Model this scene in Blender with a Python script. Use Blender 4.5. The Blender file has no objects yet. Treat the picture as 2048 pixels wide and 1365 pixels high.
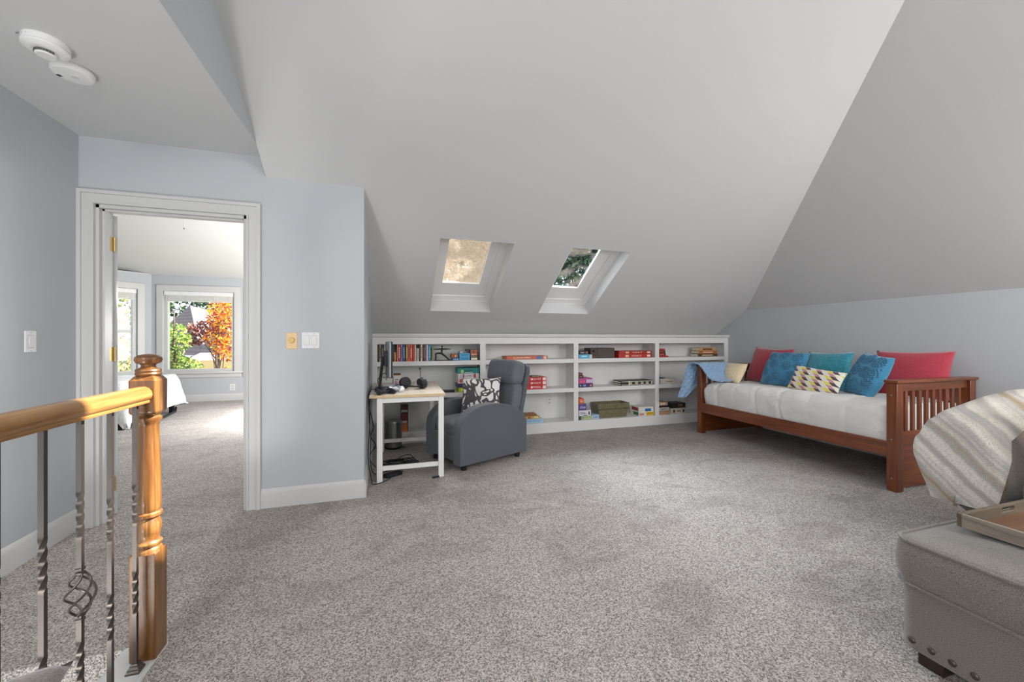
import bpy, bmesh, math, random
from mathutils import Vector, Matrix, noise
from mathutils.geometry import tessellate_polygon
SC = bpy.context.scene
COL = SC.collection
RND = random.Random(11)
PI = math.pi

# ------------------------------------------------------------------ helpers
def lin(h, a=1.0):
    if isinstance(h, (tuple, list)): return (*h[:3], a)
    h = h.lstrip('#'); v = [int(h[i:i+2], 16)/255 for i in (0, 2, 4)]
    return (*[(c/12.92 if c <= .04045 else ((c+.055)/1.055)**2.4) for c in v], a)

class NT:
    def __init__(s, name):
        s.m = bpy.data.materials.new(name); s.m.use_nodes = True
        s.t = s.m.node_tree; s.t.nodes.clear()
        s.out = s.n('ShaderNodeOutputMaterial')
        s.b = s.n('ShaderNodeBsdfPrincipled'); s.l(s.b.outputs[0], s.out.inputs[0])
    def n(s, k, **kw):
        nd = s.t.nodes.new(k)
        for a, b in kw.items():
            if a.startswith('i_'):
                key = a[2:]; nd.inputs[int(key) if key.isdigit() else key.replace('_', ' ')].default_value = b
            else: setattr(nd, a, b)
        return nd
    def l(s, a, b): s.t.links.new(a, b)
    def ramp(s, fac, stops, interp='LINEAR'):
        r = s.n('ShaderNodeValToRGB'); r.color_ramp.interpolation = interp
        e = r.color_ramp.elements
        while len(e) < len(stops): e.new(.5)
        for i, (p, c) in enumerate(stops): e[i].position = p; e[i].color = lin(c)
        s.l(fac, r.inputs[0]); return r.outputs[0]
    def co(s, scale=(1, 1, 1), rot=(0, 0, 0), kind='Object'):
        tc = s.n('ShaderNodeTexCoord'); mp = s.n('ShaderNodeMapping')
        mp.inputs['Scale'].default_value = scale; mp.inputs['Rotation'].default_value = rot
        s.l(tc.outputs[kind], mp.inputs[0]); return mp.outputs[0]
    def noise(s, vec, scale, detail=3, rough=.55, dist=0):
        n = s.n('ShaderNodeTexNoise'); n.inputs['Scale'].default_value = scale; n.inputs['Detail'].default_value = detail
        n.inputs['Roughness'].default_value = rough; n.inputs['Distortion'].default_value = dist
        s.l(vec, n.inputs['Vector']); return n.outputs['Fac']
    def vor(s, vec, scale, out='Color', feature='F1'):
        n = s.n('ShaderNodeTexVoronoi'); n.feature = feature; n.inputs['Scale'].default_value = scale
        s.l(vec, n.inputs['Vector']); return n.outputs[out]
    def math(s, op, a, b=None):
        n = s.n('ShaderNodeMath', operation=op)
        for i, v in enumerate((a, b)):
            if v is None: continue
            if isinstance(v, (int, float)): n.inputs[i].default_value = v
            else: s.l(v, n.inputs[i])
        return n.outputs[0]
    def mix(s, fac, a, b, blend='MIX'):
        n = s.n('ShaderNodeMix', data_type='RGBA', blend_type=blend)
        for i, v in ((0, fac), (6, a), (7, b)):
            if isinstance(v, (int, float)): n.inputs[i].default_value = v
            elif isinstance(v, (str, tuple)): n.inputs[i].default_value = lin(v)
            else: s.l(v, n.inputs[i])
        return n.outputs[2]
    def bump(s, h, strength=.3, dist=.01):
        n = s.n('ShaderNodeBump'); n.inputs['Strength'].default_value = strength; n.inputs['Distance'].default_value = dist
        s.l(h, n.inputs['Height']); s.l(n.outputs[0], s.b.inputs['Normal'])
    def set(s, col=None, rough=.5, metal=0, spec=None, sheen=0, coat=0, trans=0):
        if col is not None:
            if isinstance(col, (str, tuple)): s.b.inputs['Base Color'].default_value = lin(col)
            else: s.l(col, s.b.inputs['Base Color'])
        s.b.inputs['Roughness'].default_value = rough; s.b.inputs['Metallic'].default_value = metal
        if spec is not None: s.b.inputs['Specular IOR Level'].default_value = spec
        if sheen: s.b.inputs['Sheen Weight'].default_value = sheen; s.b.inputs['Sheen Roughness'].default_value = .5
        if coat: s.b.inputs['Coat Weight'].default_value = coat; s.b.inputs['Coat Roughness'].default_value = .12
        return s

_pc = {}
def plain(col, rough=.5, metal=0, var=.0, spec=None):
    """painted / plastic / paper surface with a faint procedural mottling"""
    key = (col, rough, metal, var, spec)
    if key in _pc: return _pc[key]
    t = NT('plain_' + str(len(_pc)))
    n = t.noise(t.co(), 18, 2)
    c = t.mix(t.math('MULTIPLY', n, var), col, '#404040', 'MIX') if var else col
    t.set(c, rough, metal, spec)
    t.bump(t.noise(t.co(), 220, 2), .04, .002)
    _pc[key] = t.m; return t.m

def fabric(name, c1, c2, scale=420, rough=.95, bump=.35, big=.0, sheen=.25):
    t = NT(name); v = t.co()
    n = t.noise(v, scale, 2, .7)
    c = t.ramp(n, [(.35, c1), (.65, c2)])
    if big:
        b = t.noise(v, 5, 3); c = t.mix(t.math('MULTIPLY', b, big), c, c1)
    t.set(c, rough, sheen=sheen); t.bump(n, bump, .003)
    return t.m

def wood(name, c1, c2, c3, axis='z', scale=9, rough=.38, coat=.3, knots=True):
    t = NT(name)
    sc = {'x': (.06, 1, 1), 'y': (1, .06, 1), 'z': (1, 1, .06)}[axis]
    v = t.co(sc)
    n = t.noise(v, scale*6, 5, .6, .6); n2 = t.noise(v, scale*28, 3, .6)
    c = t.ramp(n, [(.25, c1), (.5, c2), (.75, c3)])
    c = t.mix(t.math('MULTIPLY', n2, .35), c, c1)
    t.set(c, rough, coat=coat); t.bump(n2, .06, .002)
    return t.m

def paint(name, col, rough=.6):
    t = NT(name); v = t.co()
    n = t.noise(v, 1.6, 3)
    t.set(t.mix(t.math('MULTIPLY', n, .06), col, '#8a8a8a'), rough, spec=.25)
    t.bump(t.noise(v, 260, 2), .05, .002)
    return t.m

def glassy(name, tint=(1, 1, 1), dirt=None):
    t = NT(name); t.t.nodes.remove(t.b)
    tr = t.n('ShaderNodeBsdfTransparent'); tr.inputs[0].default_value = (*tint, 1)
    gl = t.n('ShaderNodeBsdfGlossy'); gl.inputs['Roughness'].default_value = .02
    mx = t.n('ShaderNodeMixShader'); mx.inputs[0].default_value = .05; t.l(tr.outputs[0], mx.inputs[1]); t.l(gl.outputs[0], mx.inputs[2])
    out = mx
    if dirt:
        tl = t.n('ShaderNodeBsdfTranslucent'); v = t.co()
        t.l(t.ramp(t.noise(v, 60, 4, .7), [(.3, dirt[0]), (.7, dirt[1])]), tl.inputs[0])
        m2 = t.n('ShaderNodeMixShader')
        big = t.noise(v, dirt[3], 2, .5, .4); fine = t.noise(v, 90, 3, .7)
        f = t.ramp(t.math('ADD', t.math('MULTIPLY', big, .8), t.math('MULTIPLY', fine, .2)), [(dirt[2]-.07, '#000000'), (dirt[2]+.1, '#e8e8e8')])
        t.l(f, m2.inputs[0]); t.l(mx.outputs[0], m2.inputs[1]); t.l(tl.outputs[0], m2.inputs[2]); out = m2
    t.l(out.outputs[0], t.out.inputs[0]); return t.m

class MB:
    def __init__(s): s.bm = bmesh.new(); s.mi = 0
    def f(s, vs):
        try: f = s.bm.faces.new(vs); f.material_index = s.mi; return f
        except ValueError: return None
    def v(s, p): return s.bm.verts.new(p)
    def hexa(s, p):
        v = [s.v(q) for q in p]
        for q in ((0, 3, 2, 1), (4, 5, 6, 7), (0, 1, 5, 4), (1, 2, 6, 5), (2, 3, 7, 6), (3, 0, 4, 7)): s.f([v[i] for i in q])
        return s
    def box(s, x0, x1, y0, y1, z0, z1, M=None):
        p = [(x0, y0, z0), (x1, y0, z0), (x1, y1, z0), (x0, y1, z0), (x0, y0, z1), (x1, y0, z1), (x1, y1, z1), (x0, y1, z1)]
        if M is not None: p = [M @ Vector(q) for q in p]
        return s.hexa(p)
    def prism(s, outer, a0, a1, fn, holes=()):
        """2-D polygon (with holes) pushed from a0 to a1; fn(u, v, a) -> 3-D point"""
        loops = [list(outer)] + [list(h) for h in holes]
        pts = [q for lp in loops for q in lp]
        A = [s.v(fn(u, v, a0)) for u, v in pts]; B = [s.v(fn(u, v, a1)) for u, v in pts]
        for tri in tessellate_polygon([[Vector((u, v, 0)) for u, v in lp] for lp in loops]):
            s.f([A[i] for i in tri]); s.f([B[i] for i in reversed(tri)])
        k = 0
        for lp in loops:
            n = len(lp)
            for i in range(n):
                j = (i+1) % n; s.f([A[k+i], A[k+j], B[k+j], B[k+i]])
            k += n
        return s
    def px(s, poly, x0, x1, holes=()): return s.prism(poly, x0, x1, lambda u, v, a: (a, u, v), holes)
    def py(s, poly, y0, y1, holes=()): return s.prism(poly, y0, y1, lambda u, v, a: (u, a, v), holes)
    def pz(s, poly, z0, z1, holes=()): return s.prism(poly, z0, z1, lambda u, v, a: (u, v, a), holes)
    def lathe(s, prof, cx=0, cy=0, seg=24, M=None):
        rings = []
        for r, z in prof:
            ring = []
            for k in range(seg):
                a = 2*PI*k/seg; p = Vector((cx + r*math.cos(a), cy + r*math.sin(a), z))
                ring.append(s.v(M @ p if M is not None else p))
            rings.append(ring)
        for a, b in zip(rings, rings[1:]):
            for k in range(seg): s.f([a[k], a[(k+1) % seg], b[(k+1) % seg], b[k]])
        s.f(list(reversed(rings[0]))); s.f(rings[-1]); return s
    def tube(s, path, r, seg=8, closed=False):
        path = [Vector(p) for p in path]; rings = []; n = len(path); up = None
        rr = r if isinstance(r, (list, tuple)) else [r]*n
        for i, p in enumerate(path):
            d = (path[(i+1) % n if closed else min(i+1, n-1)] - path[(i-1) % n if closed else max(i-1, 0)])
            d = d.normalized() if d.length > 1e-9 else Vector((0, 0, 1))
            if up is None: up = d.orthogonal().normalized()
            up = (up - d*up.dot(d)); up = up.normalized() if up.length > 1e-6 else d.orthogonal().normalized()
            w = d.cross(up)
            rings.append([s.v(p + (up*math.cos(2*PI*k/seg) + w*math.sin(2*PI*k/seg))*rr[i]) for k in range(seg)])
        m = n if closed else n-1
        for i in range(m):
            a, b = rings[i], rings[(i+1) % n]
            for k in range(seg): s.f([a[k], a[(k+1) % seg], b[(k+1) % seg], b[k]])
        if not closed: s.f(list(reversed(rings[0]))); s.f(rings[-1])
        return s
    def ball(s, c, rx, ry=None, rz=None, nu=14, nv=8, M=None):
        ry = ry or rx; rz = rz or rx; rings = []; c = Vector(c)
        T = lambda p: (M @ p if M is not None else p)
        top = s.v(T(c + Vector((0, 0, rz)))); bot = s.v(T(c - Vector((0, 0, rz))))
        for j in range(1, nv):
            t = PI*j/nv
            rings.append([s.v(T(c + Vector((rx*math.sin(t)*math.cos(2*PI*k/nu), ry*math.sin(t)*math.sin(2*PI*k/nu), rz*math.cos(t))))) for k in range(nu)])
        for k in range(nu):
            s.f([top, rings[0][k], rings[0][(k+1) % nu]]); s.f([bot, rings[-1][(k+1) % nu], rings[-1][k]])
        for a, b in zip(rings, rings[1:]):
            for k in range(nu): s.f([a[k], b[k], b[(k+1) % nu], a[(k+1) % nu]])
        return s
    def grid(s, fn, nu, nv, wrap_u=False):
        g = [[s.v(fn(i/(nu if wrap_u else nu-1), j/(nv-1))) for j in range(nv)] for i in range(nu)]
        for i in range(nu if wrap_u else nu-1):
            for j in range(nv-1):
                a = g[i]; b = g[(i+1) % nu]; s.f([a[j], b[j], b[j+1], a[j+1]])
        return g
    def merge(s, d=1e-5): bmesh.ops.remove_doubles(s.bm, verts=s.bm.verts, dist=d); return s
    def move(s, M): bmesh.ops.transform(s.bm, matrix=M, verts=s.bm.verts); return s
    def build(s, name, mats, parent=None, sharp=38, bevel=0, seg=2, loc=None, rot=None, solid=0, sub=0):
        bm = s.bm
        bmesh.ops.recalc_face_normals(bm, faces=bm.faces)
        ca = math.radians(sharp)
        for e in bm.edges:
            e.smooth = len(e.link_faces) == 2 and e.calc_face_angle(0) < ca
        for f in bm.faces: f.smooth = True
        me = bpy.data.meshes.new(name); bm.to_mesh(me); bm.free()
        o = bpy.data.objects.new(name, me)
        for m in (mats if isinstance(mats, (list, tuple)) else [mats]): me.materials.append(m)
        COL.objects.link(o)
        if parent: o.parent = parent
        if loc: o.location = loc
        if rot: o.rotation_euler = rot
        if solid: md = o.modifiers.new('solid', 'SOLIDIFY'); md.thickness = solid; md.offset = 0
        if sub: md = o.modifiers.new('sub', 'SUBSURF'); md.levels = sub; md.render_levels = sub
        if bevel:
            md = o.modifiers.new('bevel', 'BEVEL'); md.width = bevel; md.segments = seg; md.limit_method = 'ANGLE'; md.angle_limit = math.radians(40)
        return o

def tag(o, label, cat, group=None, kind=None):
    o['label'] = label; o['category'] = cat
    if group: o['group'] = group
    if kind: o['kind'] = kind
    return o
def thing(name, label, cat, loc=(0, 0, 0), rz=0, group=None, kind=None):
    o = bpy.data.objects.new(name, None); COL.objects.link(o); o.location = loc; o.rotation_euler = (0, 0, rz)
    o.empty_display_size = .05
    return tag(o, label, cat, group, kind)
def copy_tree(o, parent=None):
    c = o.copy(); COL.objects.link(c)
    if parent: c.parent = parent
    for ch in list(o.children): copy_tree(ch, c)
    return c
def text_mesh(txt, size, name, mat, parent, loc, rot, width=None, depth=.0006, bold=0):
    cu = bpy.data.curves.new(name, 'FONT'); cu.body = txt; cu.size = size; cu.extrude = depth; cu.align_x = 'CENTER'; cu.align_y = 'CENTER'; cu.offset = bold; cu.resolution_u = 2
    ob = bpy.data.objects.new(name, cu); COL.objects.link(ob)
    dg = bpy.context.evaluated_depsgraph_get(); dg.update()
    me = bpy.data.meshes.new_from_object(ob.evaluated_get(dg)); COL.objects.unlink(ob); bpy.data.objects.remove(ob)
    o = bpy.data.objects.new(name, me); me.materials.clear(); me.materials.append(mat); COL.objects.link(o)
    if width:
        w = max(v.co.x for v in me.vertices) - min(v.co.x for v in me.vertices)
        for v in me.vertices: v.co.x *= width/w
    o.parent = parent; o.location = loc; o.rotation_euler = rot
    return o
def nz(p, s=1.0, seed=0): return noise.noise(Vector((p[0]*s + seed*7.3, p[1]*s - seed*3.1, p[2]*s + seed*1.7)))

# ------------------------------------------------------------------ camera
cam = bpy.data.cameras.new('camera'); cam_o = bpy.data.objects.new('camera', cam); COL.objects.link(cam_o)
cam.sensor_width = 36; cam.lens = 36*795.98/2048; cam.shift_y = -4.33/2048; cam.clip_start = .02; cam.clip_end = 300
cam_o.location = (0, 0, 1.1762); cam_o.rotation_euler = (PI/2, 0, -math.radians(17.1276))
SC.camera = cam_o

# ------------------------------------------------------------------ materials
WALL = paint('wall_paint_blue_grey', '#b7bbbf')
CEIL = paint('ceiling_paint_white', '#cfcfcf', .7)
TRIM = paint('trim_paint_white', '#c6c6c5', .35)
SASHW = paint('sash_paint_white', '#efefee', .4)
SHELFW = paint('shelf_paint_white', '#dddddc', .4)

def carpet():
    t = NT('carpet_cut_pile'); v = t.co()
    cells = t.vor(v, 210); sep = t.n('ShaderNodeSeparateColor'); t.l(cells, sep.inputs[0])
    fine = t.noise(v, 230, 3, .7)
    k = t.math('ADD', t.math('MULTIPLY', sep.outputs[0], .45), t.math('MULTIPLY', fine, .62))
    c = t.ramp(k, [(.25, '#5f5653'), (.40, '#9c928c'), (.56, '#c9c1bb'), (.74, '#ece7e1')])
    lay = t.noise(t.co((1.0, 1.6, 1), (0, 0, .5)), 2.1, 5, .66, 1.2)
    c = t.mix(t.ramp(lay, [(.37, '#909090'), (.49, '#404040'), (.60, '#000000')]), c, '#6f6361')
    t.set(c, 1.0, spec=.1, sheen=.15)
    h = t.math('ADD', t.math('MULTIPLY', t.vor(v, 210, 'Distance'), -1.0), t.math('MULTIPLY', fine, .8))
    t.bump(h, .9, .012)
    return t.m
CARPET = carpet()
OAK = wood('golden_oak', '#4b2d13', '#734b24', '#95703f', 'z', 9, .36, .3)
OAKY = wood('golden_oak_rail', '#64411d', '#946a38', '#b68f57', 'y', 9, .34, .35)
IRON = NT('wrought_iron').set('#57514d', .36, .8); IRON.bump(IRON.noise(IRON.co(), 120, 2), .1, .001); IRON = IRON.m
BRASS = NT('brass').set('#c4aa72', .35, .9).m
STEEL = NT('brushed_steel'); STEEL.set(STEEL.ramp(STEEL.noise(STEEL.co((30, 30, .4)), 8, 3), [(.3, '#6f6f6f'), (.7, '#b9b9b8')]), .3, .9); STEEL = STEEL.m
BLACK = plain('#17181a', .45); BLACKM = plain('#26262a', .7); DGREY = plain('#4b4e52', .5)
WHITEP = plain('#e6e6e6', .35)

# ------------------------------------------------------------------ setting
SY, SZ, SS = 3.153, 2.3035, .6291           # the long roof slope: z = SZ + SS*(SY - y)
NS = Vector((0, .5325, .8465))              # its outward normal
XL, XR, XC, X1 = -1.843, 4.72, -.18, -.82
ZR = 1.574; HM = 1.0
RIDGE_Y = .1
def sz(y): return SZ + SS*(SY-y)
ridge = sz(RIDGE_Y)
def struct(mb, name, mats, label, cat, **k): return tag(mb.build(name, mats, **k), label, cat, kind='structure')

m = MB()
m.pz([(XL-.15, 1.87), (-.95, 1.87), (-.95, -3.6), (XR+.15, -3.6), (XR+.15, 5.1), (XC+.1, 5.1), (XC+.1, 9.1), (-6.2, 9.1), (-6.2, 3.3), (XL-.15, 3.3)], -.2, 0)
struct(m, 'floor', CARPET, 'speckled beige grey cut pile carpet across both rooms', 'floor')
m = MB().box(-.952, -.815, .2, 1.862, -.2, .012)
struct(m, 'trim_1', TRIM, 'white painted nosing board along the stair opening under the balusters', 'trim', bevel=.006)

# walls of the main room
m = MB().px([(-3.6, -2.6), (3.27, -2.6), (3.27, 2.6), (-3.6, 2.6)], XL-.15, XL, [[(-2.2, .6), (-.8, .6), (-.8, 2.0), (-2.2, 2.0)]])
struct(m, 'wall_left', WALL, 'blue grey wall beside the doorway with a single light switch', 'wall')
DX0, DX1, DZ = -1.762, -.935, 2.022       # door opening
yb = SY
m = MB().py([(XL, 0), (DX0, 0), (DX0, DZ), (DX1, DZ), (DX1, 0), (XC-.12, 0), (XC-.12, sz(yb)+.02), (X1, sz(yb)+.02), (X1, 2.46), (XL, 2.46)], yb, yb+.12)
struct(m, 'wall_doorway', WALL, 'blue grey wall holding the open doorway and the switches', 'wall')
m = MB().px([(yb, 0), (5.1, 0), (5.1, sz(5.1)), (yb, sz(yb)+.01)], XC-.12, XC)
struct(m, 'wall_return', WALL, 'narrow blue grey wall running back from the corner beside the desk', 'wall')
m = MB().box(XR, XR+.15, -3.6, 5.1, 0, ZR+.02)
struct(m, 'wall_right', WALL, 'low blue grey knee wall behind the wooden daybed', 'wall')
m = MB().py([(-.95, 0), (XR+.15, 0), (XR+.15, ridge), (-.95, ridge)], -3.72, -3.6, holes=[[(-.3, .8), (3.6, .8), (3.6, 2.3), (-.3, 2.3)]])
m.py([(XL-.15, -2.6), (-.95, -2.6), (-.95, 2.6), (XL-.15, 2.6)], -3.72, -3.6, holes=[[(-1.75, .6), (-1.05, .6), (-1.05, 2.2), (-1.75, 2.2)]])  # landing opening added to let light reach the flat ceiling
struct(m, 'wall_rear', WALL, 'blue grey rear wall with a broad window behind the camera', 'wall')
m = MB().box(-.3, 3.6, -3.68, -3.64, .8, .86).box(-.3, 3.6, -3.68, -3.64, 2.24, 2.3)
for x in (-.3, 1.0, 2.25, 3.54): m.box(x, x+.06, -3.68, -3.64, .8, 2.3)
m.box(-1.75, -1.70, -3.68, -3.64, .6, 2.2).box(-1.10, -1.05, -3.68, -3.64, .6, 2.2).box(-1.70, -1.10, -3.68, -3.64, .6, .66).box(-1.70, -1.10, -3.68, -3.64, 2.14, 2.2)
struct(m, 'window_6', TRIM, 'white framed broad window in the rear wall', 'window')
m = MB().px([(-2.2, .6), (-.8, .6), (-.8, 2.0), (-2.2, 2.0)], XL-.10, XL-.05, [[(-2.14, .66), (-1.53, .66), (-1.53, 1.94), (-2.14, 1.94)], [(-1.47, .66), (-.86, .66), (-.86, 1.94), (-1.47, 1.94)]])
struct(m, 'window_9', TRIM, 'unseen white window frame added over the stairs for the left fill light', 'window')  # added out of view as the opening of the left fill
# below-floor stairwell sides
m = MB().box(-.95, -.93, -3.6, 1.87, -2.6, -.2).box(XL-.15, -.93, 1.87, 1.89, -2.6, -.2).box(XL-.15, -.93, -3.6, 1.89, -2.65, -2.6)
struct(m, 'wall_stairwell', WALL, 'walls of the stair opening below the floor', 'wall')

# ceilings
m = MB().pz([(XL-.15, -3.6), (X1-.002, -3.6), (X1-.002, 3.2), (XL-.15, 3.2)], 2.44, 2.56)
struct(m, 'ceiling_flat', CEIL, 'flat white ceiling over the landing with two round detectors', 'ceiling')
m = MB().px([(2.937, 2.4405), (RIDGE_Y, ridge+.1), (-3.5, 2.4405)], X1-.12, X1)
struct(m, 'wall_gable', WALL, 'triangular blue grey wall rising above the flat ceiling', 'wall')
SKY = [dict(x0=.43, x1=1.113, l=.03, sl=.085, r=.075, sr=.09), dict(x0=1.70, x1=2.366, l=.03, sl=.085, r=.085, sr=.14)]
SY0, SY1 = 3.534, 4.454
def slope_pt(u, y, w): return (u, y + NS.y*w, sz(y) + NS.z*w)
# hip line meets this slope: x = XR - (sz(y)-ZR)/HM
yh = SY - (ZR-SZ)/SS
m = MB()
outer = [(X1, RIDGE_Y), (XR-(ridge-ZR)/HM, RIDGE_Y), (XR, yh), (XR, 4.93), (XC-.02, 4.93), (XC-.02, SY), (X1, SY)]
m.prism(outer, 0, .15, slope_pt, holes=[[(k['x0'], SY0), (k['x1'], SY0), (k['x1'], SY1), (k['x0'], SY1)] for k in SKY] + [[(1.42, 1.22), (2.42, 1.22), (2.42, 1.70), (1.42, 1.70)]])
struct(m, 'ceiling_slope', CEIL, 'long white sloping ceiling with two skylights above the bookcase', 'ceiling')
m = MB()
def rs(y, x, w): return (x + .7071*w, y, ZR + HM*(XR-x) + .7071*w)
yr = RIDGE_Y-(ridge-ZR)/SS
m.prism([(yh, XR), (RIDGE_Y, XR-(ridge-ZR)/HM), (yr, XR)], 0, .15, rs)
struct(m, 'ceiling_right', CEIL, 'white sloping ceiling rising from the knee wall behind the daybed', 'ceiling')
m = MB()
m.prism([(X1, RIDGE_Y), (XR-(ridge-ZR)/HM, RIDGE_Y), (XR, yr), (X1, yr)], 0, .1, lambda x, y, w: (x, y, ridge - SS*(RIDGE_Y-y) + w))
struct(m, 'ceiling_rear_slope', CEIL, 'white sloping ceiling behind the ridge', 'ceiling')

# skylights
SKYG = [glassy('dirty_skylight_glass_warm', (1, 1, 1), ('#2a2621', '#4a433a', .38, 2.6)), glassy('dirty_skylight_glass_clear', (.9, .95, 1), ('#1a1a1a', '#312c27', .58, 3.2))]
for i, k in enumerate(SKY):
    w = thing('window_%d' % (i+1), ['white skylight with dusty beige glass, above the recliner side', 'white skylight looking into dark tree tops, nearer the daybed'][i], 'skylight', kind='structure')
    def ring(mb, ax0, ax1, ay0, ay1, bx0, bx1, by0, by1, d0, d1):
        mb.prism([(ax0, ay0), (ax1, ay0), (ax1, ay1), (ax0, ay1)], d0, d1, slope_pt, holes=[[(bx0, by0), (bx1, by0), (bx1, by1), (bx0, by1)]])
    x0, x1 = k['x0'], k['x1']
    m = MB(); ring(m, x0-.03, x1+.03, SY0-.03, SY1+.03, x0, x1, SY0, SY1, .151, .30); m.build('well_lining', SASHW, w)
    m = MB(); ring(m, x0, x1, SY0, SY1, x0+k['l'], x1-k['r'], SY0+.05, SY1-.07, .155, .20); m.build('outer_frame', SASHW, w)
    m = MB(); ring(m, x0+k['l'], x1-k['r'], SY0+.05, SY1-.07, x0+k['l']+k['sl'], x1-k['r']-k['sr'], SY0+.1, SY1-.245, .165, .192); m.build('sash', SASHW, w, bevel=.004)
    m = MB(); m.prism([(x0+k['l']+k['sl'], SY0+.1), (x1-k['r']-k['sr'], SY0+.1), (x1-k['r']-k['sr'], SY1-.245), (x0+k['l']+k['sl'], SY1-.245)], .185, .19, slope_pt); m.build('glass_pane', SKYG[i], w)

w = thing('window_8', 'unseen roof opening added above the frame to let sun onto the newel post', 'skylight', kind='structure')  # opening added so the sun reaches the newel and handrail
m = MB(); m.prism([(1.39, 1.19), (2.45, 1.19), (2.45, 1.775), (1.39, 1.775)], .151, .19, slope_pt, [[(1.42, 1.22), (2.42, 1.22), (2.42, 1.70), (1.42, 1.70)]]); m.build('frame', TRIM, w)
m = MB(); m.prism([(1.40, 1.20), (2.44, 1.20), (2.44, 1.765), (1.40, 1.765)], .165, .169, slope_pt); m.build('glass_pane', glassy('sun_opening_glass'), w)
# baseboards
def bboard(name, pts, label):
    (xa, ya), (xb, yb_), (nx, ny) = pts
    m = MB(); prof = [(0, 0), (.016, 0), (.016, .105), (.010, .122), (.004, .132), (0, .132)]
    L = Vector((xb-xa, yb_-ya, 0)); 
    m.prism(prof, 0, 1, lambda u, v, a: (xa + L.x*a + nx*u, ya + L.y*a + ny*u, v))
    return struct(m, name, TRIM, label, 'baseboard')
bboard('baseboard_left', ((XL, 1.9), (XL, 3.13), (1, 0)), 'white baseboard along the wall with the single switch')
bboard('baseboard_doorway', ((-.849, SY), (XC, SY), (0, -1)), 'white baseboard between the door casing and the wall corner')
bboard('baseboard_return', ((XC, SY-.016), (XC, 4.60), (1, 0)), 'white baseboard on the narrow wall beside the desk')
bboard('baseboard_right', ((XR, -3.5), (XR, 4.60), (-1, 0)), 'white baseboard behind the daybed')
bboard('baseboard_far', ((-4.12, 8.86), (-.9, 8.86), (0, -1)), 'white baseboard below the bay window in the next room')

# doorway
d1 = thing('door_1', 'open doorway with white casing leading to the bedroom', 'doorway', kind='structure')
m = MB()
def ucase(x0, x1, zt, y0, y1, i):      # one layer of the mitred casing: an upside-down U, i = band width
    m.py([(x0, 0), (x0, zt), (x1, zt), (x1, 0), (x1-i, 0), (x1-i, zt-i), (x0+i, zt-i), (x0+i, 0)], y0, y1)
CX0, CX1, CZ = XL+.001, DX1+.085, DZ+.084
ucase(CX0+.0215, CX1-.0215, CZ-.0215, SY-.0175, SY, .05)
ucase(CX0, CX1, CZ, SY-.026, SY, .021)
ucase(CX0+.072, CX1-.072, CZ-.072, SY-.023, SY, .011)
m.build('casing', TRIM, d1)
m = MB().box(DX0-.002, DX0+.02, SY, SY+.13, 0, DZ).box(DX1-.02, DX1+.002, SY, SY+.13, 0, DZ).box(DX0, DX1, SY, SY+.13, DZ-.02, DZ)
m.box(DX0+.02, DX0+.032, SY+.03, SY+.075, 0, DZ-.02).box(DX1-.032, DX1-.02, SY+.03, SY+.075, 0, DZ-.02).box(DX0, DX1, SY+.03, SY+.075, DZ-.032, DZ-.02)
m.build('jamb', TRIM, d1)
# door leaf swung past square into the bedroom
hx, hy = DX0+.006, SY+.142
ang = math.radians(124)
Mh = Matrix.Translation((hx, hy, 0)) @ Matrix.Rotation(ang, 4, 'Z')
m = MB().box(0, .755, -.030, 0, .012, DZ-.03)
for (a, b, c, d) in ((.12, .34, .25, .95), (.42, .64, .25, .95), (.12, .34, 1.08, 1.85), (.42, .64, 1.08, 1.85)):
    m.box(a, b, -.036, -.030, c, d)
m.move(Mh); m.build('door_leaf', TRIM, d1, bevel=.003)
for z in (1.80, 1.075, .22):
    m = MB().box(DX0+.018, DX0+.0225, SY+.085, SY+.131, z-.045, z+.045)
    m.lathe([(.006, z-.047), (.006, z+.047)], DX0+.026, SY+.136, 10)
    m.build('hinge', BRASS, d1)
# ------------------------------------------------------------------ built-in bookcase
YF, YBK = 4.616, 4.90
Z1, Z2, Z3 = .921, .5486, .128               # shelf tops
TH = .05
bk = thing('built_in_bookcase', 'long low white built-in bookcase under the sloping ceiling', 'bookcase', (0, 0, 0))
DIV = [(-.178, -.127), (1.028, 1.094), (2.247, 2.311), (3.469, 3.531), (4.65, 4.718)]
m = MB()
m.box(-.178, 4.718, YF, YF+.02, 1.116, 1.19).box(-.178, 4.718, YF, YF+.02, 0, Z3)
for a, b in DIV: m.box(a, b, YF, YF+.02, Z3, 1.116)
m.build('face_frame', SHELFW, bk)
m = MB().py([(-.178, 0), (4.718, 0), (4.718, 1.19), (-.178, 1.19)], YBK, YBK+.012)
m.build('back_panel', SHELFW, bk)
for a, b in DIV:
    MB().box((a+b)/2-.012 if a > 0 else a, (a+b)/2+.012 if b < 4.7 else b, YF+.02, YBK, 0, 1.19).build('divider', SHELFW, bk)
for i in range(4):
    x0, x1 = DIV[i][1], DIV[i+1][0]
    for z in (Z1, Z2):
        MB().box(x0, x1, YF+.004, YF+.024, z-TH, z).box(x0-.02, x1+.02, YF+.024, YBK, z-.02, z).build('shelf', SHELFW, bk)
    MB().box(x0-.02, x1+.02, YF+.02, YBK, Z3-.02, Z3).build('shelf', SHELFW, bk)
m = MB()
m.px([(YF-.032, 1.232), (YF-.032, 1.222), (YF-.022, 1.213), (YF-.022, 1.205), (YF-.012, 1.196), (YF, 1.190), (YF+.02, 1.186), (YF+.235, 1.186), (YF+.235, 1.232)], -.178, 4.719)
m.build('top_moulding', SHELFW, bk)

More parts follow.
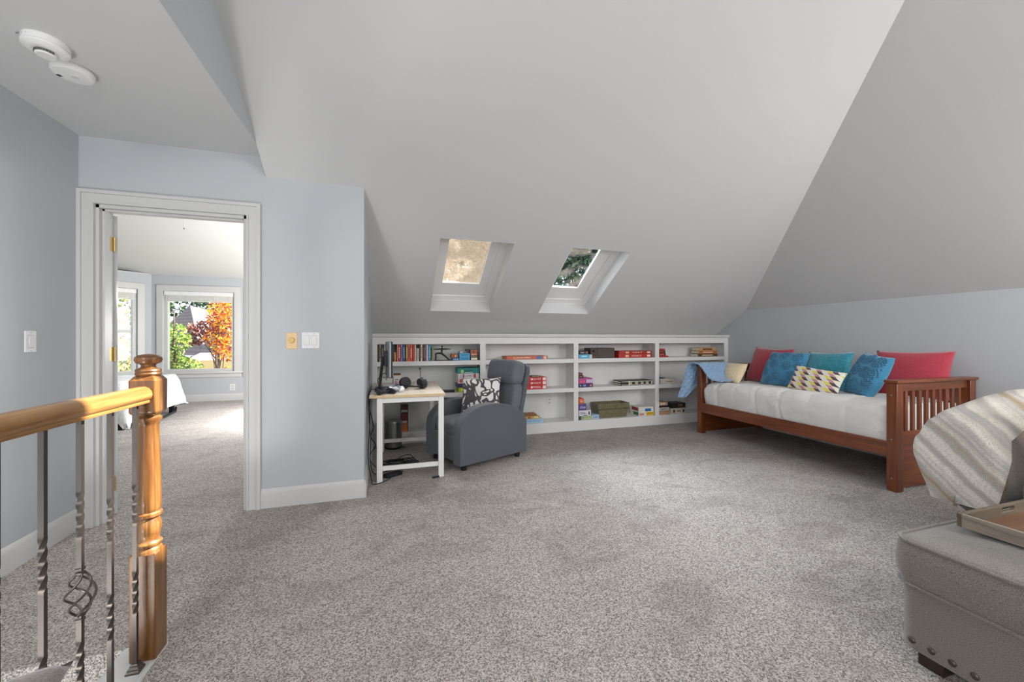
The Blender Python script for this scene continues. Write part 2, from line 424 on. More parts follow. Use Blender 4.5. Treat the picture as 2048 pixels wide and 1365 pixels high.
CARTON = [0]
def carton(name, label, cat, x0, x1, z0, z1, col, y0=4.645, dep=.2, group=None, text=None, tcol='#f4f2ea', tsize=None, band=None, lid=None, tw=.7, rz=0, dx=0, side=None):
    """a closed box (game box, book lying flat ...) with its printed panels"""
    t = thing(name, label, cat, ((x0+x1)/2, y0+dep/2, z0), rz, group)
    w, h = (x1-x0)/2, z1-z0-.001
    m = MB().box(-w, w, -dep/2, dep/2, 0, h)
    m.build('box_body', plain(col, .45, 0, .12), t, bevel=.0015, seg=1)
    if lid: MB().box(-w-.0015, w+.0015, -dep/2-.0015, dep/2+.0015, h*.45, h+.0008).build('lid', plain(lid, .45), t, bevel=.0012, seg=1)
    e = .0032 if lid else .0012
    if band:
        for (a, b, c, d, cc) in band:
            MB().box(-w+2*w*a, -w+2*w*b, -dep/2-e, -dep/2+.0004, h*c, h*d).build('printed_panel', plain(cc, .5), t)
    if text:
        text_mesh(text, tsize or h*.62, 'lettering', plain(tcol, .5), t, (dx, -dep/2-e-.0006, h*.5), (PI/2, 0, 0), width=2*w*tw)
    return t
def book_flat(label, x0, x1, z0, z1, col, y0=4.65, dep=.15, group=None, rz=0, tcol=None, pages='#e5dcc8'):
    t = thing('book', label, 'book', ((x0+x1)/2, y0+dep/2, z0), rz, group)
    w, h = (x1-x0)/2, z1-z0-.001; c = min(.004, h*.2)
    m = MB().px([(-dep/2, 0), (dep/2, 0), (dep/2, c), (-dep/2+c, c), (-dep/2+c, h-c), (dep/2, h-c), (dep/2, h), (-dep/2, h)], -w, w)
    m.build('cover', plain(col, .5, 0, .2), t, bevel=.001, seg=1)
    MB().box(-w+.004, w-.004, -dep/2+c, dep/2-.004, c, h-c).build('pages', plain(pages, .9), t)
    if tcol: MB().box(-w*.6, w*.5, -dep/2-.0008, -dep/2+.0005, h*.3, h*.7).build('spine_title', plain(tcol, .5), t)
    return t
ORD = 'first second third fourth fifth sixth seventh eighth ninth tenth eleventh twelfth thirteenth fourteenth fifteenth sixteenth seventeenth eighteenth nineteenth twentieth twenty-first twenty-second twenty-third twenty-fourth twenty-fifth twenty-sixth twenty-seventh twenty-eighth twenty-ninth thirtieth'.split()

# upright books, top shelf nearest the wall return
ROW = [(-.126, -.110, '#2c2823', 'dark brown', .192, '#6d6555'), (-.109, -.084, '#9f8f78', 'tan', .194, '#33261d'), (-.083, -.061, '#372b26', 'deep brown', .19, '#9c8f86'),
       (-.060, -.037, '#8f99a6', 'grey blue', .193, '#b89a58'), (-.036, -.019, '#c9c8c0', 'pale grey', .186, '#9aa4ae'), (-.018, .001, '#8fa0ab', 'steel grey', .19, '#58646e'),
       (.002, .026, '#6a5a54', 'dull brown', .18, '#3a322e'), (.027, .039, '#2c2d3c', 'dark navy', .193, '#55586a'), (.040, .050, '#28464a', 'dark teal', .192, '#7f9a98'),
       (.051, .071, '#d67c33', 'short orange', .108, '#e9a257'), (.072, .081, '#372e22', 'short black-brown', .104, '#8d7d55'), (.082, .092, '#e8ab8e', 'peach', .191, '#c87f60'),
       (.093, .120, '#c2384e', 'crimson', .193, '#eec3c4'), (.122, .143, '#8f90b8', 'lilac grey', .19, '#5d4a63'), (.144, .170, '#2d4f8d', 'royal blue', .193, '#aeb9c9'),
       (.171, .177, '#23262c', 'thin black', .185, '#555555'), (.178, .201, '#a88138', 'gold and brown', .192, '#e2c45a'), (.202, .223, '#d96b6d', 'salmon pink', .194, '#8c2f2f'),
       (.225, .249, '#d3533c', 'bright red-orange', .193, '#efc9b0'), (.250, .271, '#9f3527', 'brick red', .19, '#d9573e'), (.273, .290, '#e6cdb2', 'cream', .192, '#c9a386'),
       (.291, .305, '#8aa19f', 'dusty teal', .15, '#c98787'), (.306, .320, '#eceae6', 'short white', .146, '#9aa0a6'), (.322, .340, '#38312a', 'black-brown', .19, '#7c6f62'),
       (.342, .360, '#e4d8c6', 'ivory with red band', .193, '#9c3426'), (.361, .373, '#4a3a34', 'dark umber', .19, '#8d6f62'), (.374, .391, '#5b3f49', 'plum', .192, '#9c7f86'),
       (.392, .408, '#8d5f86', 'mauve', .191, '#b998b2'), (.409, .426, '#d2d3d1', 'light grey', .188, '#a9aaa8'), (.428, .456, '#2d7e9c', 'teal blue', .193, '#8cc0d2'),
       (.457, .466, '#213c2c', 'dark green', .156, '#4f6a55'), (.467, .484, '#8e9a58', 'olive green', .156, '#6b6436')]
R2 = random.Random(5)
N = len(ROW)
for i, (x0, x1, col, cn, h, tc) in enumerate(ROW):
    pos = ORD[i] + ' from the wall end' if i < 16 else (ORD[N-1-i] + ' counting from the statue')
    t = thing('book', '%s upright book, %s of the top shelf row' % (cn, pos), 'book', ((x0+x1)/2, 4.64+R2.uniform(0, .008), Z1), 0, 'upright books on the top shelf')
    w = (x1-x0)/2 - .0006; dep = R2.uniform(.12, .15); c = min(.003, w*.3)
    m = MB().pz([(-w, dep), (-w, .002), (-w+.002, 0), (w-.002, 0), (w, .002), (w, dep), (w-c, dep), (w-c, .004), (-w+c, .004), (-w+c, dep)], 0, h)
    m.build('cover', plain(col, .5, 0, .15), t)
    MB().box(-w+c, w-c, .004, dep-.003, .003, h-.004).build('pages', plain('#e2d9c4', .9), t)
    m = MB(); z = h*.2
    while z < h*.8:
        l = R2.uniform(.006, .022); m.box(-w*.45, w*.45, -.0006, .0006, z, min(z+l, h*.85)); z += l + .005
    m.build('spine_title', plain(tc, .5), t)

# yoga statue
st = thing('yoga_statue', 'dark metal figure in a wide lunge with arms outstretched, beside the upright books', 'statue', (.59, 4.70, Z1))
m = MB().box(-.085, .105, -.022, .022, 0, .006); m.build('base', BLACK, st, bevel=.002)
m = MB()
hip = Vector((-.006, 0, .085)); 
m.tube([hip+Vector((-.004, 0, 0)), (-.035, 0, .088), (-.073, 0, .082)], [0.0111, 0.0104, 0.0078], 8)
m.tube([(-.073, 0, .084), (-.0715, 0, .045), (-.075, 0, .008)], [0.0084, 0.0097, 0.0059], 8)
m.tube([(-.084, 0, .008), (-.066, 0, .008)], [0.0052, 0.0065], 8)
m.tube([hip, (.035, 0, .055), (.082, 0, .010)], [0.0117, 0.0097, 0.0065], 8)
m.tube([(.076, 0, .009), (.1, 0, .008)], [0.0065, 0.0046], 8)
m.tube([hip, (-.003, 0, .105), (-.002, 0, .128), (-.001, 0, .140), (0, 0, .152)], [0.0130, 0.0097, 0.0143, 0.0143, 0.0059], 10)
m.tube([(-.11, 0, .1345), (-.075, 0, .1345), (-.03, 0, .136), (.03, 0, .136), (.07, 0, .1345), (.1, 0, .134)], [0.0026, 0.0052, 0.0072, 0.0072, 0.0052, 0.0026], 8)
m.tube([(0, 0, .148), (0, 0, .158)], [0.0052, 0.0052], 8); m.ball((0, 0, .166), .009, .009, .0115); m.ball((0, .004, .176), .004)
m.build('figure', BLACK, st)

# small boxes beside the statue
G1 = 'small boxes and books at the end of the top shelf beside the statue'
carton('game_box', 'small navy blue box with white lettering beside the statue', 'box', .702, .783, Z1, .954, '#2d6090', dep=.11, y0=4.64, group=G1, text='ubongo', tcol='#dfe9f2')
carton('wooden_box', 'orange brown wooden box on the small navy box', 'box', .690, .773, .954, 1.0, '#8c5326', dep=.1, y0=4.65, group=G1, band=[(.5, .75, .2, .8, '#d79b62')])
carton('book_box', 'sky blue box directly on the shelf, lower of two', 'box', .786, .911, Z1, .962, '#3f9ccd', dep=.13, y0=4.64, group=G1, text='MIND SHIFT', tcol='#1f4766', tsize=.016)
carton('book_box', 'sky blue box stacked on its twin', 'box', .784, .911, .962, 1.009, '#45a3d3', dep=.13, y0=4.64, group=G1, text='MIND GAME', tcol='#23506f', tsize=.018)
carton('card_box', 'flat white and brown card box on the sky blue boxes', 'box', .792, .868, 1.009, 1.03, '#b9a99a', dep=.09, y0=4.655, group=G1, band=[(.1, .35, .2, .8, '#e9e4dc'), (.6, .9, .2, .8, '#7a5140')])
carton('card_box', 'dark blue small box leaning at the back of the sky blue boxes', 'box', .872, .910, 1.009, 1.052, '#2d3a4c', dep=.07, y0=4.69, group=G1)
carton('game_box', 'black box with cream front at the divider end', 'box', .918, 1.006, Z1, .977, '#24211f', dep=.12, y0=4.645, group=G1, band=[(.08, .92, .08, .55, '#ddd6c4'), (.08, .9, .65, .9, '#7b7462')])
carton('game_box', 'copper brown box on the black and cream box', 'box', .92, 1.002, .977, 1.05, '#a85f3e', dep=.11, y0=4.65, group=G1, band=[(.1, .9, .05, .3, '#d59373'), (.3, .6, .45, .8, '#7c3f2a')])

# second shelf, first bay
G2 = 'board game boxes stacked beside the recliner back'
carton('game_box', 'lime green game box, lowest of the stack behind the patterned pillow', 'game box', .775, 1.02, Z2, .602, '#a3b72a', dep=.2, group=G2, band=[(.1, .25, .25, .8, '#d8d94a'), (.55, .8, .2, .7, '#6f8a1a')])
carton('game_box', 'purple game box with green end in the tall stack', 'game box', .768, 1.02, .602, .652, '#3a2866', dep=.2, group=G2, band=[(.4, 1, .05, .95, '#8fae3c'), (.3, .42, .2, .8, '#d78a5c')])
carton('game_box', 'white comic game box, lower of two white ones', 'game box', .772, 1.02, .652, .71, '#e9e3e2', dep=.2, group=G2, text='COMIC', tcol='#3c3a3a', tw=.5, band=[(.05, .2, .15, .85, '#c2564e')])
carton('game_box', 'white comic game box, upper of two white ones', 'game box', .77, 1.022, .71, .768, '#ece7e6', dep=.2, group=G2, text='COMICS', tcol='#4c4a74', tw=.45, band=[(.06, .2, .1, .8, '#c9c3d6'), (.22, .28, .1, .9, '#b04a5c'), (.74, .84, .1, .9, '#b9403b')])
carton('game_box', 'teal game box on top of the tall stack', 'game box', .766, 1.022, .768, .832, '#1f8b86', dep=.2, group=G2, text='MASTERY', tcol='#2a1a20', tsize=.03, tw=.42, band=[(.15, .27, .05, .7, '#b9d27a'), (.32, .7, .1, .2, '#dfe7e4')])
t = thing('tablet_folder', 'black tablet folder lying tilted beside the game boxes', 'folder', (.665, 4.72, Z2), -.15)
MB().box(-.075, .075, -.06, .10, 0, .012).build('cover', BLACKM, t, bevel=.003)
MB().box(-.07, .07, -.055, .095, .012, .016, Matrix.Rotation(.0, 4, 'X')).build('screen_flap', BLACK, t, bevel=.001)
carton('carton', 'low white carton behind the monitor stand', 'box', -.12, .034, Z2, .735, '#dcdcd8', dep=.18, y0=4.66)
carton('carton', 'white carton with a brown top beside the low one', 'box', .042, .125, Z2, .765, '#e6e5e1', dep=.16, y0=4.66, band=[(.1, .8, .1, .3, '#b9b7b4'), (.2, .7, .75, .8, '#8d8d8d'), (.2, .7, .66, .7, '#8d8d8d')])
book_flat('brown book lying on the taller white carton', .045, .123, .766, .78, '#7c5a42', y0=4.67, dep=.12)
# bottom shelf, first bay
jb = carton('game_box', 'tall upright red-brown block game box behind the desk', 'game box', .122, .203, Z3, .43, '#4b1d18', dep=.08, y0=4.64, band=[(.1, .9, .05, .3, '#d0703a'), (.15, .85, .32, .42, '#dcb9a6'), (.12, .88, .46, .66, '#7f2a22'), (0, 1, .92, 1, '#1c1615'), (.06, .94, 0, .05, '#dd7d4b')])
text_mesh('JENGA', .036, 'lettering', plain('#f0ece6', .5), jb, (0, -.0425, .235), (PI/2, 0, 0), width=.07, bold=.001)

# second bay
carton('game_box', 'flat orange-red game box on the top shelf above the recliner', 'game box', 1.36, 1.90, Z1, .965, '#c4603c', dep=.2, text='ALL AROUND AMERICA', tcol='#f2e8dc', tw=.42, dx=-.07, band=[(.72, .86, .1, .9, '#4a6aa8'), (.9, .97, .1, .9, '#dcc6b4')])
G3 = 'red quiz boxes stacked right of the recliner'
for k, (z0, z1, w, tx) in enumerate(((Z2, .601, 'lowest', 'TRIVIAL'), (.601, .651, 'middle', 'PURSUIT'), (.651, .700, 'top', 'QUIZ'))):
    carton('game_box', 'bright red quiz box with white end panel, %s of three' % w, 'game box', 1.50, 1.884, z0, z1, '#c9222c', dep=.2, group=G3, text=tx, tcol='#f2dede', tw=.3, dx=.06, band=[(.87, .98, .12, .88, '#e3dad8'), (.46, .52, .25, .75, '#f0dcdc')])
carton('card_pack', 'small green pack on the top red quiz box', 'box', 1.70, 1.80, .7, .716, '#6f8f56', dep=.08, y0=4.67)
carton('game_box', 'pale blue boxed game on the bottom shelf right of the recliner', 'game box', 1.58, 1.838, Z3, .181, '#a9cbe0', dep=.19, text='LAND OF ART', tcol='#6d9cc0', tw=.8)
carton('toy_box', 'yellow and brown flat box on the pale blue game', 'box', 1.60, 1.80, .181, .212, '#d3ad5c', dep=.15, y0=4.66, band=[(.2, .4, .2, .8, '#8d5a34'), (.6, .9, .3, .9, '#e6d9a8')])
book_flat('brown book on the yellow and brown flat box', 1.62, 1.76, .212, .24, '#9a5f38', y0=4.67, dep=.12)
ol = thing('wall_outlet', 'white power outlet on the back panel of the bookcase', 'outlet', (2.028, YBK, .35))
MB().box(-.036, .036, -.006, 0, -.058, .058).build('cover_plate', plain('#d8d8d8', .4), ol, bevel=.002)
for dz in (-.022, .022):
    MB().box(-.015, .015, -.0085, -.006, dz-.013, dz+.013).build('socket', plain('#c4c4c4', .4), ol, bevel=.002)
    for dx in (-.006, .006): MB().box(dx-.0015, dx+.0015, -.0092, -.0084, dz-.005, dz+.006).build('slot', BLACK, ol)

# third bay
carton('game_box', 'light blue game box on the top shelf of the third bay', 'game box', 2.335, 2.522, Z1, .975, '#58aed4', dep=.18, band=[(.82, 1, .05, .95, '#cfc3ae'), (.2, .6, .4, .7, '#bfe2ee')])
carton('game_box', 'narrow black game box on the light blue one', 'game box', 2.335, 2.466, .975, 1.02, '#221c1b', dep=.16, text='CODE', tcol='#d8d0c6', tw=.4, dx=-.02, band=[(.75, .95, .15, .85, '#7c6256')])
sp = thing('radio', 'dark wooden radio with a single knob on the top shelf', 'radio', (2.693, 4.76, Z1))
MB().box(-.178, .178, -.09, .09, 0, .135).build('cabinet', wood('walnut_radio', '#2d2320', '#41322d', '#54423a', 'x', 8, .5, .1), sp, bevel=.004)
MB().box(-.075, .17, -.094, -.09, .01, .127).build('speaker_cloth', fabric('radio_cloth', '#4a423f', '#5c534e', 600), sp)
MB().lathe([(.02, 0), (.02, .006), (.014, .012)], 0, 0, 20, Matrix.Translation((-.13, -.09, .095)) @ Matrix.Rotation(PI/2, 4, 'X')).build('knob', BLACK, sp)
G4 = 'flat red game boxes beside the radio'
carton('game_box', 'flat red game box under its twin beside the radio', 'game box', 2.918, 3.43, Z1, .972, '#b52a20', dep=.2, group=G4, text='SCENE IT', tcol='#f0d9cc', tw=.3, dx=.02, band=[(.2, .3, .2, .8, '#d9b39c'), (.86, .96, .2, .8, '#e0cdbc')])
carton('game_box', 'flat red game box on its twin beside the radio', 'game box', 2.922, 3.43, .972, 1.016, '#a8241c', dep=.2, group=G4, text='SCENE IT', tcol='#ecd6c8', tw=.3, dx=.03, band=[(.2, .3, .2, .8, '#cfa78f'), (.86, .96, .2, .8, '#d9c6b6')])
carton('game_box', 'navy game box on the middle shelf of the third bay', 'game box', 2.335, 2.534, Z2, .595, '#2a2c5c', dep=.18, band=[(.3, .5, .2, .8, '#7d86b8'), (.78, .92, .2, .8, '#cf7f86'), (.05, .15, .3, .7, '#9aa6c6')])
carton('game_box', 'pink and purple game box on the navy one', 'game box', 2.335, 2.528, .595, .668, '#b0508c', dep=.18, band=[(.55, .98, .15, .75, '#c6b8d8'), (.05, .45, .2, .6, '#d6507a')])
book_flat('small dark brown book on the pink game box', 2.335, 2.406, .668, .705, '#33261f', y0=4.66, dep=.11, tcol='#8d7a5a')
book_flat('small reddish book topmost on the pink game box', 2.335, 2.395, .705, .735, '#7a4a3c', y0=4.66, dep=.11)
cs = thing('backgammon_case', 'black and white backgammon case on the middle shelf', 'game case', (3.197, 4.74, Z2))
MB().box(-.246, .246, -.10, .10, 0, .064).build('case', plain('#2b2826', .45), cs, bevel=.005)
m = MB().box(-.24, .24, -.1015, -.0995, .006, .012).box(-.24, .24, -.1015, -.0995, .050, .056).box(-.13, -.115, -.1035, -.0995, .004, .06).box(.225, .24, -.1015, -.0995, .006, .058)
for x in (-.09, .0, .09, .17): m.box(x-.03, x+.012, -.1015, -.0995, .018, .028).box(x-.03, x+.012, -.1015, -.0995, .036, .044)
m.box(-.247, -.2455, -.09, .09, .01, .022).box(-.247, -.2455, -.09, .09, .036, .05)
m.build('inlay', plain('#ddd5c4', .45), cs)
MB().tube([(-.03, -.1, .032), (-.03, -.112, .032), (.03, -.112, .032), (.03, -.1, .032)], .003, 6).build('handle', BRASS, cs)
carton('game_box', 'green and grey money board game at the bottom left corner of the third bay', 'game box', 2.335, 2.523, Z3, .177, '#93a4a0', dep=.2, text='PAYDAY', tcol='#5f7a1e', tw=.68, dx=.015, band=[(0, .16, 0, 1, '#33383f'), (.33, .98, .12, .88, '#b9c78a')])
carton('game_box', 'white game box on the green and grey money game', 'game box', 2.335, 2.507, .177, .252, '#d9d8de', dep=.19, text='life', tcol='#55506e', tw=.4, dx=-.03, band=[(.78, .9, .2, .75, '#57585c'), (.35, .68, .05, .14, '#3c3844')])
carton('game_box', 'violet game box on the white one', 'game box', 2.335, 2.44, .252, .335, '#54488f', dep=.17, text='clue', tcol='#d9d4ee', tw=.8)
carton('game_box', 'coral orange game box topmost in the corner stack', 'game box', 2.335, 2.407, .335, .405, '#d5653c', dep=.16, text='Go', tcol='#f3d6c0', tw=.6)
carton('game_box', 'light blue flat box beside the money game', 'game box', 2.530, 2.635, Z3, .18, '#a9c2dc', dep=.2, y0=4.66, band=[(.2, .9, .3, .6, '#7f9fca')])
hb = thing('fabric_bin', 'olive green woven storage bin with dark inside on the bottom shelf', 'storage bin', (2.853, 4.76, Z3))
def frustum(mb, a, b, c, d, z0, z1):
    p = [(-a, -b, z0), (a, -b, z0), (a, b, z0), (-a, b, z0), (-c, -d, z1), (c, -d, z1), (c, d, z1), (-c, d, z1)]
    return p
OLIVE = fabric('olive_weave', '#4a452f', '#8a8460', 130, .95, .5, .2)
m = MB(); rO = [[m.v(q) for q in [(-s*w, -s2*d, z) for s, s2 in ((1, 1), (-1, 1), (-1, -1), (1, -1))]] for w, d, z in ((.2, .085, 0), (.235, .105, .15), (.235, .105, .19), (.225, .097, .19), (.19, .078, .006))]
for a, b in zip(rO, rO[1:]):
    for k in range(4): m.f([a[k], a[(k+1) % 4], b[(k+1) % 4], b[k]])
m.f(list(reversed(rO[0]))); m.f(rO[-1]); m.build('bin_body', OLIVE, hb, sharp=20)
MB().px([(-.112, .118), (-.106, .118), (-.106, .122), (-.112, .122)], -.236, .236).build('seam', plain('#4c4733', .9), hb)
wb = carton('game_box', 'white game box with coloured panels beside the olive bin', 'game box', 3.225, 3.46, Z3, .25, '#dedbd6', dep=.2, y0=4.64, text='RUMMY', tcol='#6a5a10', tsize=.035, tw=.001, band=[(.42, .82, .5, .82, '#2c6d9c'), (.5, 1, .03, .42, '#d9b21e'), (.05, .35, .08, .3, '#c47a78')])
MB().box(-.119, -.117, -.08, .06, .07, .11).build('printed_panel', plain('#8c2430', .5), wb)
MB().box(-.119, -.117, -.09, .02, .01, .05).build('printed_panel', plain('#3f7a48', .5), wb)
text_mesh('PARTY', .032, 'lettering', plain('#7a5d08', .5), wb, (.06, -.1022, .03), (PI/2, 0, 0), width=.09)

# fourth bay
G5 = 'red books at the left end of the fourth bay'
book_flat('long red book lying lowest at the divider, fourth bay', 3.545, 3.708, Z1, .944, '#a3281e', group=G5)
book_flat('dark red book lying second in the small red stack', 3.545, 3.668, .944, .98, '#7d2019', group=G5, tcol='#c96a58')
book_flat('black and red book third in the small red stack', 3.545, 3.66, .98, 1.016, '#3a1d1a', group=G5, tcol='#a8473a')
book_flat('bright red thin book on top of the small red stack', 3.545, 3.655, 1.016, 1.04, '#b5362a', group=G5)
G6 = 'books stacked at the right end of the top shelf'
book_flat('black-edged book lowest in the stack near the daybed', 4.216, 4.56, Z1, .963, '#4a3a26', group=G6, tcol='#c7b084', dep=.16)
book_flat('amber and red book in the middle of the stack near the daybed', 4.235, 4.55, .963, 1.006, '#b06a30', group=G6, tcol='#e0b8a4', dep=.16)
book_flat('tan book on top of the stack near the daybed', 4.24, 4.535, 1.006, 1.052, '#c79a66', group=G6, tcol='#5a3a22', dep=.16)
carton('shoe_box', 'plain cream box on the middle shelf of the fourth bay', 'box', 3.578, 3.843, Z2, .624, '#d8cdc0', dep=.2, band=[(.35, .72, .42, .52, '#8d8378')])
book_flat('thin dark booklet on the plain cream box', 3.585, 3.67, .624, .634, '#3a322d', y0=4.68, dep=.11)
G7 = 'boxes and books on the bottom shelf of the fourth bay'
book_flat('tan book lying lowest at the bottom left of the fourth bay', 3.548, 3.73, Z3, .178, '#bb9474', group=G7, dep=.17)
book_flat('white book with dark spine on the lowest tan book', 3.548, 3.722, .178, .225, '#c9c9c6', group=G7, dep=.16, tcol='#8f8f8f')
book_flat('black book under the upper tan one in the bottom stack', 3.548, 3.735, .225, .252, '#22201f', group=G7, dep=.16)
book_flat('tan and white book topmost in the bottom stack', 3.548, 3.70, .252, .30, '#c7a98c', group=G7, dep=.15, tcol='#e6d9c8')
carton('game_box', 'white game box with dark round logos under the brown one', 'game box', 3.75, 4.0, Z3, .208, '#cfc6ba', dep=.18, group=G7, band=[(.14, .26, .2, .7, '#4c3630'), (.78, .9, .2, .7, '#4c3630'), (.4, .66, .35, .6, '#8c7b70')])
carton('game_box', 'dark brown game box on the white one with logos', 'game box', 3.755, 3.99, .208, .275, '#33291f', dep=.17, group=G7, band=[(.5, .8, .3, .8, '#7a6248')])

# ------------------------------------------------------------------ switches, detectors
def switch(name_label, loc, rz, n, col='#e0e1e2', dial=False, loc_col=None):
    t = thing('light_switch' if not dial else 'dimmer_switch', name_label, 'switch', loc, rz)
    w = .035 if n == 1 else .0575
    MB().box(-w, w, -.006, 0, -.0575, .0575).build('cover_plate', plain(col, .4), t, bevel=.0025)
    for k in range(n):
        x = 0 if n == 1 else (-.0235 + .047*k)
        if dial:
            MB().lathe([(.021, 0), (.019, .016), (.015, .018)], 0, 0, 22, Matrix.Translation((x, -.006, .004)) @ Matrix.Rotation(PI/2, 4, 'X')).build('dial', plain('#d3b573', .4), t)
        else:
            MB().px([(-.006, -.033), (-.0075, -.033), (-.0115, 0 if k == 0 else .02), (-.0075, .033), (-.006, .033)], x-.0165, x+.0165).build('rocker', plain('#dcdddd', .35), t)
            m = MB().box(x-.0178, x-.0166, -.0066, -.006, -.0345, .0345).box(x+.0166, x+.0178, -.0066, -.006, -.0345, .0345).box(x-.0178, x+.0178, -.0066, -.006, .0332, .0348).box(x-.0178, x+.0178, -.0066, -.006, -.0348, -.0332)
            m.build('rocker_gap', plain('#8e8f90', .6), t)
        for dz in (-.048, .048):
            MB().lathe([(.003, 0), (.0026, .0012)], 0, 0, 8, Matrix.Translation((x, -.006, dz)) @ Matrix.Rotation(PI/2, 4, 'X')).build('screw', plain('#9a9b9c', .4), t)
    return t
switch('single white rocker switch on the wall above the handrail', (XL, 2.80, 1.162), PI/2, 1)
switch('cream dimmer switch with a round dial beside the double switch', (-.660, SY, 1.162), 0, 1, '#dcbd8c', True)
switch('double white rocker switch between dimmer and wall corner', (-.540, SY, 1.165), 0, 2)
def detector(label, x, y, r, h, rz, kind):
    t = thing('smoke_alarm', label, 'smoke alarm', (x, y, 2.44), rz)
    D = Matrix.Scale(-1, 4, (0, 0, 1))
    if kind == 0:
        MB().lathe([(r*.98, 0), (r, .004), (r, .024), (r*.985, .025)], 0, 0, 48, D).build('mounting_base', WHITEP, t)
        MB().lathe([(r*.96, .025), (r*1.0, .029), (r*.99, .034), (r*.8, .043), (r*.55, .046), (r*.5, .0455)], 0, 0, 48, D).build('cover', WHITEP, t)
        MB().lathe([(r*.44, .045), (r*.46, .058), (r*.4, .062), (0.001, .062)], 0, 0, 40, D).build('sensor_cap', WHITEP, t)
        m = MB()
        for k in range(14):
            a = PI*(.9 + k*.085); m.box(r*.47, r*.49, -.004, .004, -.056, -.047, Matrix.Rotation(a, 4, 'Z'))
        m.build('vent_slots', plain('#5a5a5a', .6), t)
        text_mesh('BRK  12/21', .011, 'lettering', plain('#8a8a8a', .5), t, (-.2*r, -r*.985, -.014), (PI/2, 0, 0), depth=.0006)
    else:
        MB().lathe([(r*.96, 0), (r*.96, .008)], 0, 0, 48, D).build('mounting_base', plain('#bdbdbd', .5), t)
        MB().lathe([(r*.97, .008), (r, .012), (r*.99, .024), (r*.9, .034), (r*.6, .038), (.001, .039)], 0, 0, 48, D).build('cover', WHITEP, t)
        m = MB()
        for k in range(3): m.box(-.058+k*.007, -.054+k*.007, -.024, -.008, -.0385, -.036)
        m.build('vent_slots', plain('#333333', .6), t)
        MB().lathe([(.016, .038), (.015, .041), (.001, .0412)], .012, .0, 20, D).build('test_button', plain('#d6d6d6', .4), t)
    return t
detector('thick round white smoke alarm, closer to the camera of the ceiling pair', -1.395, 2.20, .072, .06, -.4, 0)
detector('flat round white alarm touching the thicker one on the ceiling', -1.415, 2.385, .075, .04, -.4, 1)

# ------------------------------------------------------------------ stair railing
NX, NY = -.85, 1.80
nw = thing('newel_post', 'golden oak turned newel post with a mushroom cap at the end of the handrail', 'newel post', (NX, NY, .012))
h = .04
MB().pz([(-h, -h), (h, -h), (h, h), (-h, h)], 0, .385).build('base_block', OAK, nw, bevel=.004)
MB().lathe([(.040, .38), (.040, .392), (.034, .40), (.0405, .409), (.0405, .416), (.035, .42), (.031, .428), (.035, .45), (.0385, .468), (.037, .488), (.031, .505), (.0405, .514), (.0405, .524), (.034, .53), (.0375, .545), (.0375, .60), (.0355, .70), (.0325, .80), (.031, .845), (.033, .856), (.0395, .866), (.0395, .876), (.033, .882), (.037, .888), (.0395, .892)], 0, 0, 36).build('turned_shaft', OAK, nw)
m = MB(); c = .0052
q = []
for (z, s) in ((.884, .030), (.894, .041), (1.012, .0415), (1.030, .030)):
    q.append([m.v((sx*s, sy*s, z)) for sx, sy in ((-1, -1), (1, -1), (1, 1), (-1, 1))])
for a, b in zip(q, q[1:]):
    for k in range(4): m.f([a[k], a[(k+1) % 4], b[(k+1) % 4], b[k]])
m.f(list(reversed(q[0]))); m.f(q[-1]); m.build('top_block', OAK, nw, bevel=.006, seg=3, sharp=20)
MB().lathe([(.028, 1.024), (.036, 1.030), (.0385, 1.036), (.036, 1.042), (.0385, 1.047), (.036, 1.053), (.024, 1.058), (.0205, 1.064), (.023, 1.070), (.036, 1.076), (.0405, 1.086), (.039, 1.096), (.030, 1.104), (.012, 1.108), (.001, 1.109)], 0, 0, 36).build('mushroom_cap', OAK, nw)
hr = MB()
prof = [(-.022, .945), (.022, .945), (.024, .951), (.022, .956), (.028, .961), (.0315, .972), (.030, .986), (.022, .998), (.010, 1.004), (-.010, 1.004), (-.022, .998), (-.030, .986), (-.0315, .972), (-.028, .961), (-.022, .956), (-.024, .951)]
hr.prism([(NX+a, b) for a, b in prof], .1, NY-.041, lambda u, v, a: (u, a, v))
tag(hr.build('handrail', OAKY, sharp=50), 'polished golden oak handrail running from the newel post to the frame edge', 'handrail')
def bar(mb, z0, z1, w, turns=((0, 0, 0),)):
    """square bar standing on z with twisted stretches (za, zb, turns)"""
    n = int((z1-z0)/.006)+1; rings = []
    for i in range(n+1):
        z = z0+(z1-z0)*i/n; a = 0
        for za, zb, tt in turns:
            f = min(1, max(0, (z-za)/max(zb-za, 1e-6))); a += tt*2*PI*f
        rings.append([mb.v((w*.7071*math.cos(a+PI/4+k*PI/2), w*.7071*math.sin(a+PI/4+k*PI/2), z)) for k in range(4)])
    for a, b in zip(rings, rings[1:]):
        for k in range(4): mb.f([a[k], a[(k+1) % 4], b[(k+1) % 4], b[k]])
    mb.f(list(reversed(rings[0]))); mb.f(rings[-1])
BW = .0125
def shoe(parent):
    m = MB(); rr = []
    for z, s in ((0, .02), (.006, .02), (.011, .016), (.015, .0165), (.021, .0115), (.026, .011), (.03, .009)):
        rr.append([m.v((a*s, b*s, z)) for a, b in ((-1, -1), (1, -1), (1, 1), (-1, 1))])
    for a, b in zip(rr, rr[1:]):
        for k in range(4): m.f([a[k], a[(k+1) % 4], b[(k+1) % 4], b[k]])
    m.f(list(reversed(rr[0]))); m.f(rr[-1]); m.build('shoe', IRON, parent, sharp=15)
